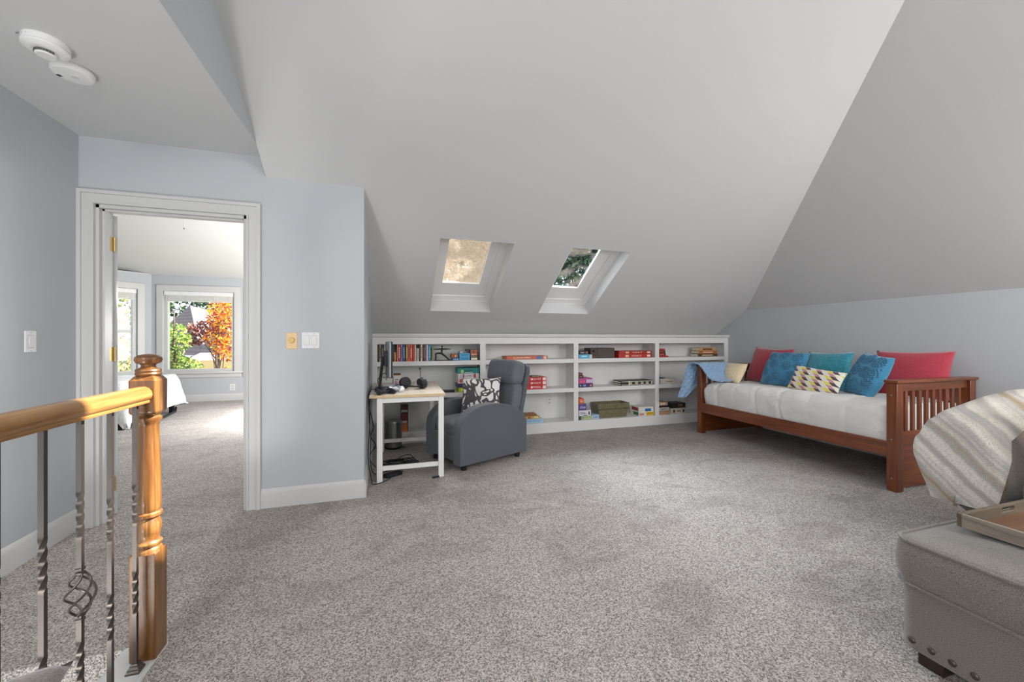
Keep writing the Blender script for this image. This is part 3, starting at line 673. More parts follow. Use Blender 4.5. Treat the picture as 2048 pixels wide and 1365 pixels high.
BL = [(1.72, 'black iron twisted baluster nearest the newel post', 0), (1.59, 'black iron twisted baluster between the newel-side one and the basket', 0), (1.46, 'black iron baluster with an open spiral basket', 1), (1.33, 'black iron twisted baluster half hidden by the brown cushion', 0), (1.20, 'black iron twisted baluster cut by the frame edge', 0)]
for y, lb, kd in BL:
    t = thing('baluster', lb, 'baluster', (NX, y, .012), 0, 'iron balusters under the handrail')
    m = MB()
    if kd == 0:
        bar(m, .0, .9335, BW, ((.20, .352, 1.0), (.515, .655, 1.0))); m.build('bar', IRON, t, sharp=25)
    else:
        bar(m, 0, .362, BW, ((.14, .295, 1.0),)); m.build('bar', IRON, t, sharp=25)
        m = MB(); bar(m, .497, .9335, BW, ((.59, .725, 1.0),)); m.build('bar', IRON, t, sharp=25)
        m = MB()
        for k in range(4):
            path = []
            for i in range(25):
                f = i/24; z = .366+.128*f; r = .004+.028*math.sin(PI*f)**.8; a = k*PI/2 + f*1.35*PI
                path.append((r*math.cos(a), r*math.sin(a), z))
            m.tube(path, .0032, 7)
        m.build('basket', IRON, t)
        for z in (.352, .364, .486, .498):
            MB().box(-.0088, .0088, -.0088, .0088, z, z+.008).build('collar', IRON, t, bevel=.0015)
    shoe(t)
# ------------------------------------------------------------------ desk and what stands on it
MAPLE = wood('pale_maple_top', '#cdbfae', '#ddd2c4', '#e6ddd2', 'y', 5, .45, .1)
DT = .715
dk = thing('desk', 'small white desk with a pale wooden top against the narrow wall', 'desk', (0, 0, 0))
m = MB().pz([(-.155, 3.40), (.455, 3.40), (.47, 4.40), (-.155, 4.40)], DT-.022, DT); m.build('desk_top', MAPLE, dk, bevel=.002)
m = MB().pz([(-.156, 3.3985), (.4555, 3.3985), (.4555, 3.4005), (-.156, 3.4005)], DT-.021, DT-.001); m.build('edge_band', plain('#d2b78f', .5), dk)
DW = plain('#e3e3e1', .45)
LEGX = ((-.098, -.053), (.40, .445)); LEGY = ((3.42, 3.462), (4.33, 4.372))
for i, (a, b) in enumerate(LEGX):
    for j, (c, d) in enumerate(LEGY):
        o = .012 if (i and j) else 0
        MB().box(a+o, b+o, c, d, 0, DT-.022).build('leg', DW, dk, bevel=.002)
m = MB().box(-.053, .40, 3.425, 3.447, DT-.066, DT-.022).box(-.053, .41, 4.345, 4.365, DT-.066, DT-.022).box(-.09, -.068, 3.462, 4.33, DT-.066, DT-.022).box(.418, .44, 3.462, 4.33, DT-.066, DT-.022)
m.build('apron', DW, dk, bevel=.0015)
for c, d in ((3.43, 3.452), (4.34, 4.362)): MB().box(-.053, .40, c, d, .092, .128).build('stretcher', DW, dk, bevel=.0015)

mn = thing('monitor', 'thin black monitor seen edge-on at the wall side of the desk', 'monitor', (-.005, 3.86, DT), 0)
SA = math.radians(4.6)
Mm = Matrix.Rotation(SA, 4, 'Z')
MB().box(-.014, .0, -.25, .25, .125, .432, Mm).build('rear_shell', plain('#b4b7ba', .45), mn, bevel=.004)
MB().box(0, .012, -.252, .252, .122, .435, Mm).build('screen_panel', BLACK, mn, bevel=.002)
MB().box(-.045, -.012, -.06, .06, .21, .35, Mm).build('stand_head', plain('#55585c', .5), mn, bevel=.006)
MB().prism([(-.095, .0), (-.068, .0), (-.040, .295), (-.064, .295)], -.035, .035, lambda u, v, a: (u, a, v)).build('stand_column', BLACK, mn, bevel=.003)
MB().box(-.12, .075, -.12, .10, 0, .010).build('stand_base', BLACK, mn, bevel=.003)
def controller(label, x, y, rz, col, col2, z=DT):
    t = thing('game_controller', label, 'game controller', (x, y, z), rz)
    m = MB()
    m.ball((0, 0, .024), .062, .036, .018, 18, 10)
    for s in (-1, 1):
        m.tube([(s*.042, .004, .024), (s*.058, -.028, .022), (s*.064, -.06, .019), (s*.062, -.082, .018)], [.024, .022, .018, .011], 12)
    m.build('shell', plain(col, .4), t)
    for s, yy in ((-1, -.006), (1, -.022)):
        m = MB().lathe([(.007, .038), (.006, .05), (.0105, .052), (.0105, .056), (.001, .057)], s*.028, yy, 14); m.build('thumbstick', plain(col2, .5), t)
    m = MB()
    for dx, dy in ((.0, .011), (.0, -.011), (.011, 0), (-.011, 0)): m.lathe([(.0045, .036), (.004, .044)], .044+dx, .012+dy, 10)
    m.build('buttons', plain('#7b8794', .4), t)
    for s in (-1, 1): MB().box(s*.044-.016, s*.044+.016, .028, .042, .018, .032).build('trigger', plain(col2, .45), t, bevel=.004)
    return t
controller('black game controller at the front corner of the desk', -.045, 3.50, .5, '#1d2026', '#111214')
controller('white game controller behind the black one', .06, 3.64, -.35, '#dfe0e4', '#8c929c')
hs = thing('headset', 'black over-ear headset with a raised microphone lying on the desk', 'headset', (.20, 3.76, DT), -.35)
HM_ = plain('#1b1f27', .4); HB = plain('#2e3a4c', .35)
m = MB(); path = []
for i in range(21):
    a = PI*i/20; path.append((-.085*math.cos(a), .055-.10*math.sin(a) - .02, .022+.012*math.sin(a)))
m.tube(path, .0095, 10); m.build('headband', HM_, hs)
for s, nm in ((-1, 0), (1, 0)):
    Mx = Matrix.Translation((s*.085, .05, .052)) @ Matrix.Scale(1.2, 4) @ Matrix.Rotation(s*.9, 4, 'Z') @ Matrix.Rotation(PI/2-.25, 4, 'Y')
    MB().lathe([(.03, -.030), (.042, -.026), (.044, -.006), (.043, 0)], 0, 0, 26, Mx if s > 0 else Mx @ Matrix.Scale(-1, 4, (0, 0, 1))).build('ear_cushion', BLACKM, hs)
    MB().lathe([(.0435, 0), (.0435, .008), (.038, .016), (.001, .018)], 0, 0, 26, Mx if s > 0 else Mx @ Matrix.Scale(-1, 4, (0, 0, 1))).build('ear_cup', HB, hs)
m = MB().tube([(.06, .07, .075), (.055, .075, .12), (.05, .08, .175)], .0026, 7); m.build('microphone_boom', BLACK, hs)
MB().ball((.05, .08, .182), .0085, .0085, .0105).build('microphone', BLACK, hs)
t = thing('desk_pad', 'blue and white flat pad lying behind the white controller', 'pad', (.03, 4.03, DT))
MB().box(-.10, .12, -.07, .07, 0, .008).build('pad_body', plain('#7f93b8', .5), t, bevel=.002)
MB().box(-.09, .02, -.06, .06, .008, .010).build('pad_cover', plain('#dfe3ea', .5), t)
t = thing('pink_bow', 'small pink and white ribbon bow on the desk before the cartons', 'bow', (.10, 4.02, DT+.008+.002))
m = MB()
for s in (-1, 1): m.ball((s*.022, 0, .022), .022, .012, .018, 12, 8)
m.build('loops', plain('#e6b3cf', .7), t); MB().ball((0, -.004, .022), .009).build('knot', plain('#f0e4ea', .7), t)
# waste bin behind the desk
bn = thing('pedal_bin', 'round brushed steel pedal bin standing behind the desk', 'waste bin', (.045, 4.49, 0))
MB().lathe([(.09, 0), (.093, .004), (.093, .018), (.088, .02)], 0, 0, 36).build('base_ring', BLACK, bn)
MB().lathe([(.087, .018), (.087, .272)], 0, 0, 40).build('body', STEEL, bn)
MB().lathe([(.09, .272), (.0905, .285), (.088, .292), (.06, .305), (.02, .311), (.001, .312)], 0, 0, 40).build('lid', STEEL, bn)
MB().box(-.02+.08, .03+.09, -.085, -.055, .012, .02).build('pedal', BLACK, bn, bevel=.003)
# cables
def cable(label, pts, r=.0035, group='black cables hanging beside the desk', smooth=6):
    P_ = [Vector(p) for p in pts]; out = []
    for i in range(len(P_)-1):
        p0, p1, p2, p3 = P_[max(i-1, 0)], P_[i], P_[i+1], P_[min(i+2, len(P_)-1)]
        for k in range(smooth):
            f = k/smooth
            out.append(.5*((2*p1)+(p2-p0)*f+(2*p0-5*p1+4*p2-p3)*f*f+(3*p1-p0-3*p2+p3)*f**3))
    out.append(P_[-1])
    o = MB().tube(out, r, 6).build('cable', BLACK)
    return tag(o, label, 'cable', group)
cable('black cable running from monitor base over the desk edge to the floor', [(-.10, 3.74, .724), (-.15, 3.66, .735), (-.167, 3.60, .70), (-.165, 3.60, .5), (-.15, 3.58, .3), (-.155, 3.56, .15), (-.12, 3.62, .012), (.02, 3.72, .008)])
cable('black cable looping out to the front left of the desk', [(-.163, 3.66, .70), (-.16, 3.62, .45), (-.168, 3.52, .20), (-.14, 3.40, .05), (-.12, 3.38, .008), (-.02, 3.44, .008), (.06, 3.60, .008)])
cable('black cable with loose ends hanging half way down', [(-.163, 3.70, .69), (-.162, 3.70, .55), (-.13, 3.62, .42), (-.155, 3.66, .33), (-.11, 3.60, .26), (-.15, 3.62, .20), (-.16, 3.72, .1), (-.10, 3.78, .008)])
cable('black cable arching up behind the monitor stand', [(-.09, 3.92, .73), (-.10, 3.88, .80), (-.045, 3.84, .86), (-.02, 3.80, .83), (-.03, 3.79, .80)], .003)
cable('black cable falling diagonally to the heap', [(-.03, 3.50, .09), (.0, 3.62, .03), (.06, 3.74, .02), (.14, 3.86, .015)], .005)
for k in range(7):
    rr = random.Random(40+k); pts = []
    cx, cy = .07+rr.uniform(-.05, .06), 3.80+rr.uniform(-.06, .06)
    for i in range(9):
        a = i*.95+k; pts.append((cx+(.10+rr.uniform(-.03, .05))*math.cos(a), cy+(.06+rr.uniform(-.02, .03))*math.sin(a), .006+k*.009+rr.uniform(0, .006)))
    cable('black cable coiled in the heap under the desk', pts, .0042, 'coils of the cable heap under the desk')
cable('thin black cable loop standing at the right of the heap', [(.06, 3.92, .03), (.13, 3.96, .055), (.19, 3.95, .06), (.215, 3.92, .035), (.19, 3.88, .012)], .0032)
t = thing('power_strip', 'black power strip at the edge of the cable heap', 'power strip', (.20, 3.84, 0), .2)
MB().box(-.06, .06, -.025, .025, 0, .036).build('housing', BLACKM, t, bevel=.004)
for x in (-.03, .0, .03): MB().lathe([(.011, .036), (.011, .0375)], x, 0, 12).build('socket', DGREY, t)
MB().box(.046, .056, -.006, .006, .036, .04).build('switch', plain('#e2e2e2', .4), t)
t = thing('power_adapter', 'flat black adapter brick under the front rail of the desk', 'adapter', (.03, 3.56, 0), .5)
MB().box(-.075, .075, -.03, .03, 0, .03).build('housing', BLACK, t, bevel=.004); MB().tube([(.075, 0, .015), (.11, .02, .008), (.12, .06, .006)], .003, 6).build('lead', BLACK, t)
t = thing('power_adapter', 'small black plug lying by the front right foot of the desk', 'adapter', (.375, 3.41, 0), .3)
MB().box(-.03, .03, -.012, .012, 0, .012).build('housing', BLACKM, t, bevel=.003); MB().tube([(.03, 0, .006), (.055, .01, .004), (.075, .01, .003)], .0022, 6).build('lead', BLACK, t)

# ------------------------------------------------------------------ recliner
CHAR = fabric('charcoal_linen', '#3d4046', '#6c7179', 330, .95, .4, .35)
CHAR2 = fabric('charcoal_linen_cushion', '#444850', '#787e88', 330, .95, .4, .2)
rc = thing('recliner', 'charcoal grey upholstered recliner armchair between desk and bookcase', 'armchair', (.5885, 3.45, 0), math.radians(24))
AP = []
for x, z in ((0, .055), (0, .36), (.012, .41), (.04, .455), (.09, .505), (.16, .542), (.25, .565), (.36, .572), (.47, .563), (.58, .535), (.68, .492), (.76, .43), (.79, .39), (.80, .36), (.80, .055)): AP.append((x, z))
for w0, w1 in ((0, .115), (.485, .60)):
    MB().prism(AP, w0, w1, lambda u, v, a: (u, a, v)).build('arm', CHAR, rc, bevel=.022, seg=4, sharp=50)
MB().box(.03, .76, .115, .485, .07, .27).build('base', CHAR, rc, bevel=.012)
MB().box(.004, .05, .117, .483, .075, .30).build('footrest_panel', CHAR, rc, bevel=.015, seg=3)
def cushion(mb, x0, x1, y0, y1, z0, z1, crown=.03, p=4, n=16, M=None):
    """puffed rectangular cushion"""
    cx, cy, cz = (x0+x1)/2, (y0+y1)/2, (z0+z1)/2; a, b, c = (x1-x0)/2, (y1-y0)/2, (z1-z0)/2
    def f(u, v):
        th = -PI/2 + PI*v; ph = 2*PI*u
        def sg(w, e): return math.copysign(abs(w)**e, w)
        q = 2/p
        x = a*sg(math.cos(th), q)*sg(math.cos(ph), q); y = b*sg(math.cos(th), q)*sg(math.sin(ph), q)
        z = c*sg(math.sin(th), 2/3.2)
        z += crown*(1-(x/a)**2)*(1-(y/b)**2)*(1 if z > 0 else .0)
        pt = Vector((cx+x, cy+y, cz+z)); pt.z += .004*nz(pt, 9)
        return M @ pt if M is not None else pt
    mb.grid(f, n*3, n, wrap_u=True); mb.merge(1e-4); return mb
cushion(MB(), .02, .66, .112, .488, .275, .425, .02, 7, 22).build('seat_cushion', CHAR2, rc, sharp=180)
# reclined back
Mb = Matrix.Translation((.70, .30, .36)) @ Matrix.Rotation(math.radians(13), 4, 'Y')
m = MB()
m.prism([(-.225, 0), (.225, 0), (.232, .5), (.215, .56), (.17, .585), (-.17, .585), (-.215, .56), (-.232, .5)], .055, .105, lambda u, v, a: Mb @ Vector((a, u, v)))
m.build('back_frame', CHAR, rc, bevel=.012, seg=3)
m = MB(); cushion(m, -.065, .075, -.215, .215, .0, .40, 0, 6, 22, Mb); m.build('back_cushion', CHAR2, rc, sharp=180)
def pleated(u, v):
    ph = 2*PI*u; th = -PI/2+PI*v
    sg = lambda w, e: math.copysign(abs(w)**e, w)
    y = .222*sg(math.sin(th), .34); k = abs(math.cos(th))**.3
    x = .088*k*sg(math.cos(ph), .62); z = .125*k*sg(math.sin(ph), .5)
    pl = .007*math.sin(ph*26)*max(0, abs(y)/.222-.62)/.38
    return Mb @ Vector((-.035 + x*(1+pl*6), y, .475 + z*(1+pl*3)))
m = MB(); m.grid(pleated, 120, 26, wrap_u=True); m.merge(1e-4); m.build('headrest_cushion', CHAR2, rc, sharp=180)
for x, y in ((.08, .06), (.72, .06), (.08, .54), (.72, .54)):
    MB().lathe([(.026, 0), (.03, .056)], x, y, 14).build('foot', BLACK, rc)

# pillow helper -------------------------------------------------------------
def pillow_mesh(w, h, t, k=.07, n=26, seed=0, power=.42, wr=.006):
    m = MB()
    for s in (-1, 1):
        def f(a, b):
            u, v = 2*a-1, 2*b-1
            x = w/2*u*(1-k*(1-v*v)*u*u); z = h/2*v*(1-k*(1-u*u)*v*v)
            e = ((1-u*u)*(1-v*v))
            y = s*t/2*max(e, 0)**power
            p = Vector((x, y, z)); q = e**.5
            p.y += wr*nz(p, 11, seed+s)*q; return p
        m.grid(f, n, n)
    return m.merge(1e-4)
def place(o, loc, rz, tilt=0, roll=0): 
    o.location = loc; o.rotation_euler = (-tilt, roll, rz); return o
def damask():
    t = NT('damask_print'); v = t.co()
    n = t.noise(v, 6.2, 0, .5, 2.2)
    band = t.math('ABSOLUTE', t.math('SUBTRACT', n, .5))
    f = t.ramp(band, [(.085, '#000000'), (.096, '#ffffff')])
    c = t.mix(f, '#4b484b', '#dcdbd9'); t.set(c, .9, sheen=.2); t.bump(t.noise(v, 300, 2), .3, .002); return t.m
p = pillow_mesh(.40, .36, .15, .06, 28, 1).build('throw_pillow', damask(), sharp=180)
place(tag(p, 'white throw pillow with grey scroll pattern leaning in the recliner seat', 'pillow'), (.86, 3.835, .615), math.radians(-30), .30, -.06)

# ------------------------------------------------------------------ daybed
CH = [wood('cherry_%s' % a, '#4a2411', '#763b1a', '#8f4e26', a, 7, .38, .35) for a in 'xyz']
CHX, CHY, CHZ = CH
db = thing('daybed', 'dark cherry wooden daybed with slatted ends along the knee wall', 'daybed', (0, 0, 0))
FX, BX = 3.70, 4.685
ends = ((2.035, 2.105), (4.03, 4.10))
for j, (ya, yb2) in enumerate(ends):
    MB().box(FX, FX+.075, ya, yb2, 0, .835).build('post', CHZ, db, bevel=.004)
    MB().box(BX-.075, BX, ya, yb2, 0, .835).build('post', CHZ, db, bevel=.004)
    MB().box(FX-.012, BX+.012, ya-.012, yb2+.012, .835, .857).build('cap_rail', CHX, db, bevel=.004)
    yc = (ya+yb2)/2
    MB().box(FX+.075, BX-.075, yc-.013, yc+.013, .768, .835).build('top_rail', CHX, db, bevel=.002)
    MB().box(FX+.075, BX-.075, yc-.011, yc+.011, .02, .455).build('end_panel', CHX, db, bevel=.002)
    ns = 9
    for k in range(ns):
        x = FX+.075 + (BX-FX-.15)*(k+1)/(ns+1)
        MB().box(x-.016, x+.016, yc-.009, yc+.009, .452, .770).build('slat', CHZ, db, bevel=.0015)
    for z in (.10, .40, .74):
        MB().lathe([(.006, 0), (.006, .002), (.003, .003)], 0, 0, 10, Matrix.Translation((FX, yc, z)) @ Matrix.Rotation(-PI/2, 4, 'Y')).build('bolt', STEEL, db)
MB().box(FX+.004, FX+.032, 2.105, 4.03, .262, .378).build('front_rail', CHY, db, bevel=.003)
MB().box(BX-.03, BX-.004, 2.105, 4.03, .20, .378).build('rear_rail', CHY, db, bevel=.003)
MB().box(BX-.05, BX-.02, 2.105, 4.03, .78, .84).build('back_top_rail', CHY, db, bevel=.003)
for k in range(14):
    y = 2.22 + k*.13; MB().box(BX-.043, BX-.027, y-.02, y+.02, .37, .79).build('back_slat', CHZ, db)
for k in range(10):
    y = 2.2 + k*.195; MB().box(FX+.032, BX-.03, y-.045, y+.045, .296, .314).build('bed_slat', plain('#a98a5e', .7), db)
MB().box(FX+.0315, FX+.06, 2.105, 4.03, .27, .296).build('ledger', CHY, db)
# comforter over the mattress
def comf():
    t = NT('white_quilted_cotton'); v = t.co()
    n = t.noise(v, 6, 5, .6, .6)
    t.set('#dedcda', .9, sheen=.3); t.bump(t.math('ADD', t.math('MULTIPLY', n, 1.6), t.math('MULTIPLY', t.noise(v, 300, 2), .06)), .45, .03); return t.m
COMF = comf()
Y0, Y1 = 2.112, 4.02
def mtz(y): return .64 + .035*(1-(y-Y0)/(Y1-Y0)) 
def sect(s, y):
    """cross-section of the comforter: front bottom -> over the top -> rear bottom"""
    zt = mtz(y); pts = [(3.742, .345), (3.732, .40), (3.722, .47), (3.722, .545), (3.735, zt-.055), (3.775, zt-.012), (3.85, zt+.004), (4.05, zt+.002), (4.35, zt-.004), (4.58, zt-.01), (4.63, zt-.05), (4.636, .5), (4.634, .345)]
    f = s*(len(pts)-1); i = min(int(f), len(pts)-2); f -= i
    p0, p1, p2, p3 = pts[max(i-1, 0)], pts[i], pts[i+1], pts[min(i+2, len(pts)-1)]
    return tuple(.5*((2*p1[k])+(p2[k]-p0[k])*f+(2*p0[k]-5*p1[k]+4*p2[k]-p3[k])*f*f+(3*p1[k]-p0[k]-3*p2[k]+p3[k])*f**3) for k in (0, 1))
m = MB()
NVV = 120
STI = [2.16, 2.42, 2.73, 3.02, 3.30, 3.57, 3.82]
def cf(a, b):
    y = Y0 + (Y1-Y0)*b
    x, z = sect(a, y)
    e = min(b, 1-b)*(Y1-Y0); sh = (1-min(1, e/.06))**2
    cx, cz = 4.18, .49
    x = cx+(x-cx)*(1-.035*sh); z = cz+(z-cz)*(1-.22*sh)
    st = min(abs(y-q-(z-.5)*.06) for q in STI); puff = -.010*math.exp(-(st/.018)**2)
    st2 = abs(x-4.05) if z > .6 else 9
    puff -= .006*math.exp(-(st2/.02)**2)
    nzv = .012*nz((x, y*1.0, z), 5.5, 2) + .006*nz((x, y, z), 15, 4)
    d = Vector((x-cx, 0, (z-cz)*1.8)); d = d.normalized() if d.length > 0 else Vector((0, 0, 1))
    k = puff + nzv
    zz = z + d.z*k
    return Vector((max(x + d.x*k, 3.735 if zz < .385 else 3.69), y, max(zz, .33)))
g = m.grid(cf, 74, NVV)
for row in (0, NVV-1): m.f([g[i][row] for i in range(74)])
m.f([g[0][j] for j in range(NVV)] + [g[73][j] for j in reversed(range(NVV))])
tag(m.build('comforter', COMF, sharp=60), 'white quilted comforter spread over the daybed mattress', 'comforter')

RED = fabric('crimson_textured', '#8a1f2e', '#b8364a', 190, .8, .6, .0, .4)
TEAL = fabric('teal_velvet', '#166a7c', '#2290a2', 60, .7, .2, .0, .6)
BLUE = fabric('blue_tufted', '#2b6f94', '#4790b4', 260, .95, .5, .0, .3)
TUFT = fabric('blue_tuft_loops', '#2f6a8c', '#4d89ab', 200, .95, .6, .0, .2)
SHERPA = fabric('cream_sherpa', '#cbb28a', '#eedfc0', 110, 1, 1.0, .0, .3)
MZ = .652
L90 = -PI/2
p = pillow_mesh(.56, .46, .17, .07, 26, 2).build('throw_pillow', RED, sharp=180)
place(tag(p, 'crimson pillow at the far back of the daybed, between the cream pillow and blue tufts', 'pillow'), (4.47, 3.76, MZ+.195), L90-.1, .36, .02)
def tufted(label, loc, rz, tilt, roll, sx, sz_, seed):
    p = pillow_mesh(sx, sz_, .17, .05, 26, seed).build('throw_pillow', BLUE, sharp=180)
    place(tag(p, label, 'pillow', 'blue tufted pillows'), loc, rz, tilt, roll)
    def surf(u, v):
        e = (1-u*u)*(1-v*v); return Vector((sx/2*u*(1-.05*(1-v*v)*u*u), -.17/2*max(e, 0)**.42, sz_/2*v*(1-.05*(1-u*u)*v*v)))
    for (u, v) in ((-.6, .62), (.05, .72), (.68, .66), (-.28, .12), (.38, .1), (-.72, -.36), (.02, -.5), (.72, -.4), (-.38, -.86), (.4, -.88), (-.95, .1), (.95, .15)):
        m = MB(); rr = random.Random(int((u+2)*100+seed)); c = surf(u, v)
        for ring_, cnt in ((.0, 1), (.018, 6), (.035, 11), (.049, 15)):
            for k in range(cnt):
                a = 2*PI*k/cnt + ring_*40; uu, vv = u+ring_*math.cos(a)*2/sx, v+ring_*math.sin(a)*2/sz_
                if abs(uu) > .97 or abs(vv) > .97: continue
                q = surf(uu, vv); m.ball(q+Vector((0, -.003, 0)), .0088, .009, .0088, 7, 5)
        if len(m.bm.verts): m.build('tuft_medallion', TUFT, p)
    return p
tufted('blue pillow with tufted rosettes standing upright next to the crimson pillow end', (4.27, 3.40, MZ+.18), L90-.05, .46, 0, .47, .42, 3)
tufted('blue pillow with tufted rosettes turned on its side, by the slatted end', (4.18, 2.52, MZ+.185), L90-.5, .42, .10, .37, .42, 5)
p = pillow_mesh(.44, .43, .15, .07, 26, 6).build('throw_pillow', TEAL, sharp=180)
place(tag(p, 'plain teal velvet pillow behind the patterned lumbar pillow', 'pillow'), (4.36, 3.0, MZ+.185), L90+.05, .36, -.03)
p = pillow_mesh(.54, .45, .17, .07, 26, 8).build('throw_pillow', RED, sharp=180)
place(tag(p, 'glittery crimson pillow overlapping the slatted end of the daybed', 'pillow'), (4.50, 2.375, MZ+.20), L90+.12, .30, -.02)
def geo():
    t = NT('geometric_blocks'); tc = t.n('ShaderNodeTexCoord'); sp_ = t.n('ShaderNodeSeparateXYZ'); t.l(tc.outputs['Object'], sp_.inputs[0])
    x, z = sp_.outputs[0], sp_.outputs[2]
    row = t.math('FLOOR', t.math('MULTIPLY', z, 34))
    fz = t.math('FRACT', t.math('MULTIPLY', z, 34))
    xs = t.math('ADD', t.math('ADD', t.math('MULTIPLY', x, 19), t.math('MULTIPLY', fz, .75)), t.math('MULTIPLY', row, .62))
    col = t.math('FLOOR', xs)
    k = t.math('FRACT', t.math('ADD', t.math('MULTIPLY', col, .2), t.math('MULTIPLY', row, .4)))
    c = t.ramp(k, [(0, '#d9cf5a'), (.15, '#4c4048'), (.35, '#dcdad8'), (.55, '#bf8a92'), (.75, '#e0dcc9'), (.92, '#c9b93f')], 'CONSTANT')
    ln = t.math('LESS_THAN', t.math('FRACT', xs), .07)
    c = t.mix(ln, c, '#e3dfd2'); t.set(c, .9, sheen=.2); t.bump(t.noise(tc.outputs['Object'], 300, 2), .3, .002); return t.m
GEO = geo()
p = pillow_mesh(.50, .26, .12, .05, 24, 9).build('throw_pillow', GEO, sharp=180)
place(tag(p, 'small lumbar pillow with yellow, pink and charcoal block pattern', 'pillow'), (4.03, 2.88, MZ+.108), L90-.03, .42, .09)
p = pillow_mesh(.34, .27, .14, .04, 24, 10, .5).build('throw_pillow', SHERPA, sharp=180)
place(tag(p, 'cream fleece pillow beside the draped light blue quilt', 'pillow'), (4.05, 3.89, MZ+.105), L90-.1, .5, 0)

# quilt draped over the far end
def quilt():
    t = NT('light_blue_quilted_cotton'); v = t.co((1, 1, 1), (0, 0, 0))
    tc = t.n('ShaderNodeTexCoord'); s_ = t.n('ShaderNodeSeparateXYZ'); t.l(tc.outputs['Object'], s_.inputs[0])
    yz = t.math('ADD', t.math('MULTIPLY', s_.outputs[1], .75), s_.outputs[2])
    a = t.math('ADD', s_.outputs[0], yz); b = t.math('SUBTRACT', s_.outputs[0], yz)
    q = [t.math('ABSOLUTE', t.math('SINE', t.math('MULTIPLY', w, 38))) for w in (a, b)]
    h = t.math('MINIMUM', q[0], q[1])
    t.set(t.ramp(t.noise(v, 250, 2), [(.3, '#7395bb'), (.7, '#97b6d6')]), .9, sheen=.3); t.bump(h, .6, .02); return t.m
QST = [(4.205, .43, 3.50, 3.63), (4.195, .52, 3.53, 3.72), (4.175, .66, 3.565, 3.82), (4.155, .79, 3.59, 3.92), (4.14, .852, 3.60, 3.97), (4.10, .872, 3.61, 4.03), (4.06, .875, 3.62, 4.07), (4.015, .864, 3.64, 4.10), (3.985, .82, 3.665, 4.12), (3.95, .75, 3.69, 4.12), (3.91, .695, 3.71, 4.10), (3.85, .672, 3.73, 4.03), (3.78, .668, 3.77, 3.93)]
def qf(a, b):
    f = a*(len(QST)-1); i = min(int(f), len(QST)-2); f -= i
    y, z, xa, xb = [QST[i][k]*(1-f)+QST[i+1][k]*f for k in range(4)]
    x = xa+(xb-xa)*b
    w = .012*math.sin(b*9+a*3)*(.3+abs(a-.45)) + .008*nz((x, y, z), 9, 3)
    return Vector((x, y + (w if a < .35 else .3*w), z + (abs(w)*.6 if a >= .35 else 0)))
m = MB(); m.grid(qf, 60, 26)
tag(m.build('quilt', quilt(), sharp=180, solid=.012), 'light blue quilted blanket draped over the far end of the daybed', 'blanket')

# ------------------------------------------------------------------ sofa, fleece throw
SOFA = fabric('brown_tweed', '#4a4038', '#82766a', 300, .95, .4, .0, .3)
sf = thing('sofa', 'brown tweed sofa at the right edge, its arm under the fleece throw', 'sofa', (0, 0, 0))
AX0, AX1 = 2.90, 3.86
def arch(f, inset=0, x=3.0):
    """profile of the sofa arm: outer foot -> crown -> inner foot"""
    h = .725 + .10*min(1, max(0, (x-2.9)/.6))
    a = PI*f
    if f < .001 or f > .999: pass
    yc, r = 1.33, .165
    pts = [(yc+r-.16, .09), (yc+r-.05, .3), (yc+r, h-.22), (yc+r-.01, h-.12), (yc+r-.05, h-.035), (yc+.06, h), (yc-.03, h-.003), (yc-r+.07, h-.05), (yc-r+.015, h-.14), (yc-r, h-.25), (yc-r+.01, .3), (yc-r+.05, .09)]
    k = f*(len(pts)-1); i = min(int(k), len(pts)-2); k -= i
    p0, p1, p2, p3 = pts[max(i-1, 0)], pts[i], pts[i+1], pts[min(i+2, len(pts)-1)]
    y, z = [.5*((2*p1[q])+(p2[q]-p0[q])*k+(2*p0[q]-5*p1[q]+4*p2[q]-p3[q])*k*k+(3*p1[q]-p0[q]-3*p2[q]+p3[q])*k**3) for q in (0, 1)]
    y = yc + (y-yc)*(1-inset); z = z - (z-.3)*inset*.55 if z > .3 else z
    return y, z
XS = [(2.905, .96), (2.905, .7), (2.906, .4), (2.91, .18), (2.925, .06), (2.955, .012), (3.0, 0), (3.2, 0), (3.5, 0), (3.86, 0)]
def loaf(off, zmin_front, zmin_side, xs, nf=48, wob=0, x_end=None):
    m = MB(); rows = []
    for (x, ins) in xs:
        row = []
        for i in range(nf):
            y, z = arch(i/(nf-1), ins, x); row.append([x + max(0, .36-z)*1.3*max(0, 1-(x-2.9)/.5), y, z])
        rows.append(row)
    return rows
m = MB(); rows = loaf(0, 0, 0, XS)
g = [[m.v(p) for p in r] for r in rows]
for a, b in zip(g, g[1:]):
    for k in range(len(a)-1): m.f([a[k], a[k+1], b[k+1], b[k]])
m.f([r[0] for r in g] + [r[-1] for r in reversed(g)]); m.f(g[-1]); m.f(list(reversed(g[0])))
m.build('arm', SOFA, sf, sharp=70)
MB().box(2.93, 3.80, -.9, 1.14, .09, .33).build('seat_base', SOFA, sf, bevel=.015, seg=3)
cushion(MB(), 2.885, 3.62, .42, 1.13, .33, .53, .02, 8, 22).build('seat_cushion', SOFA, sf, sharp=180)
cushion(MB(), 2.885, 3.62, -.32, .41, .33, .53, .02, 8, 22).build('seat_cushion', SOFA, sf, sharp=180)
MB().box(3.66, 3.88, -.9, 1.14, .09, .82).build('backrest', SOFA, sf, bevel=.05, seg=4)
for x, y in ((3.32, 1.34), (3.78, 1.34), (2.97, -.8), (3.78, -.8)): MB().box(x-.03, x+.03, y-.03, y+.03, 0, .092).build('foot', BLACK, sf)
m = pillow_mesh(.46, .42, .2, .05, 26, 14)
p = m.build('sofa_pillow', fabric('brown_tweed_pillow', '#4b4037', '#857767', 280), sharp=180)
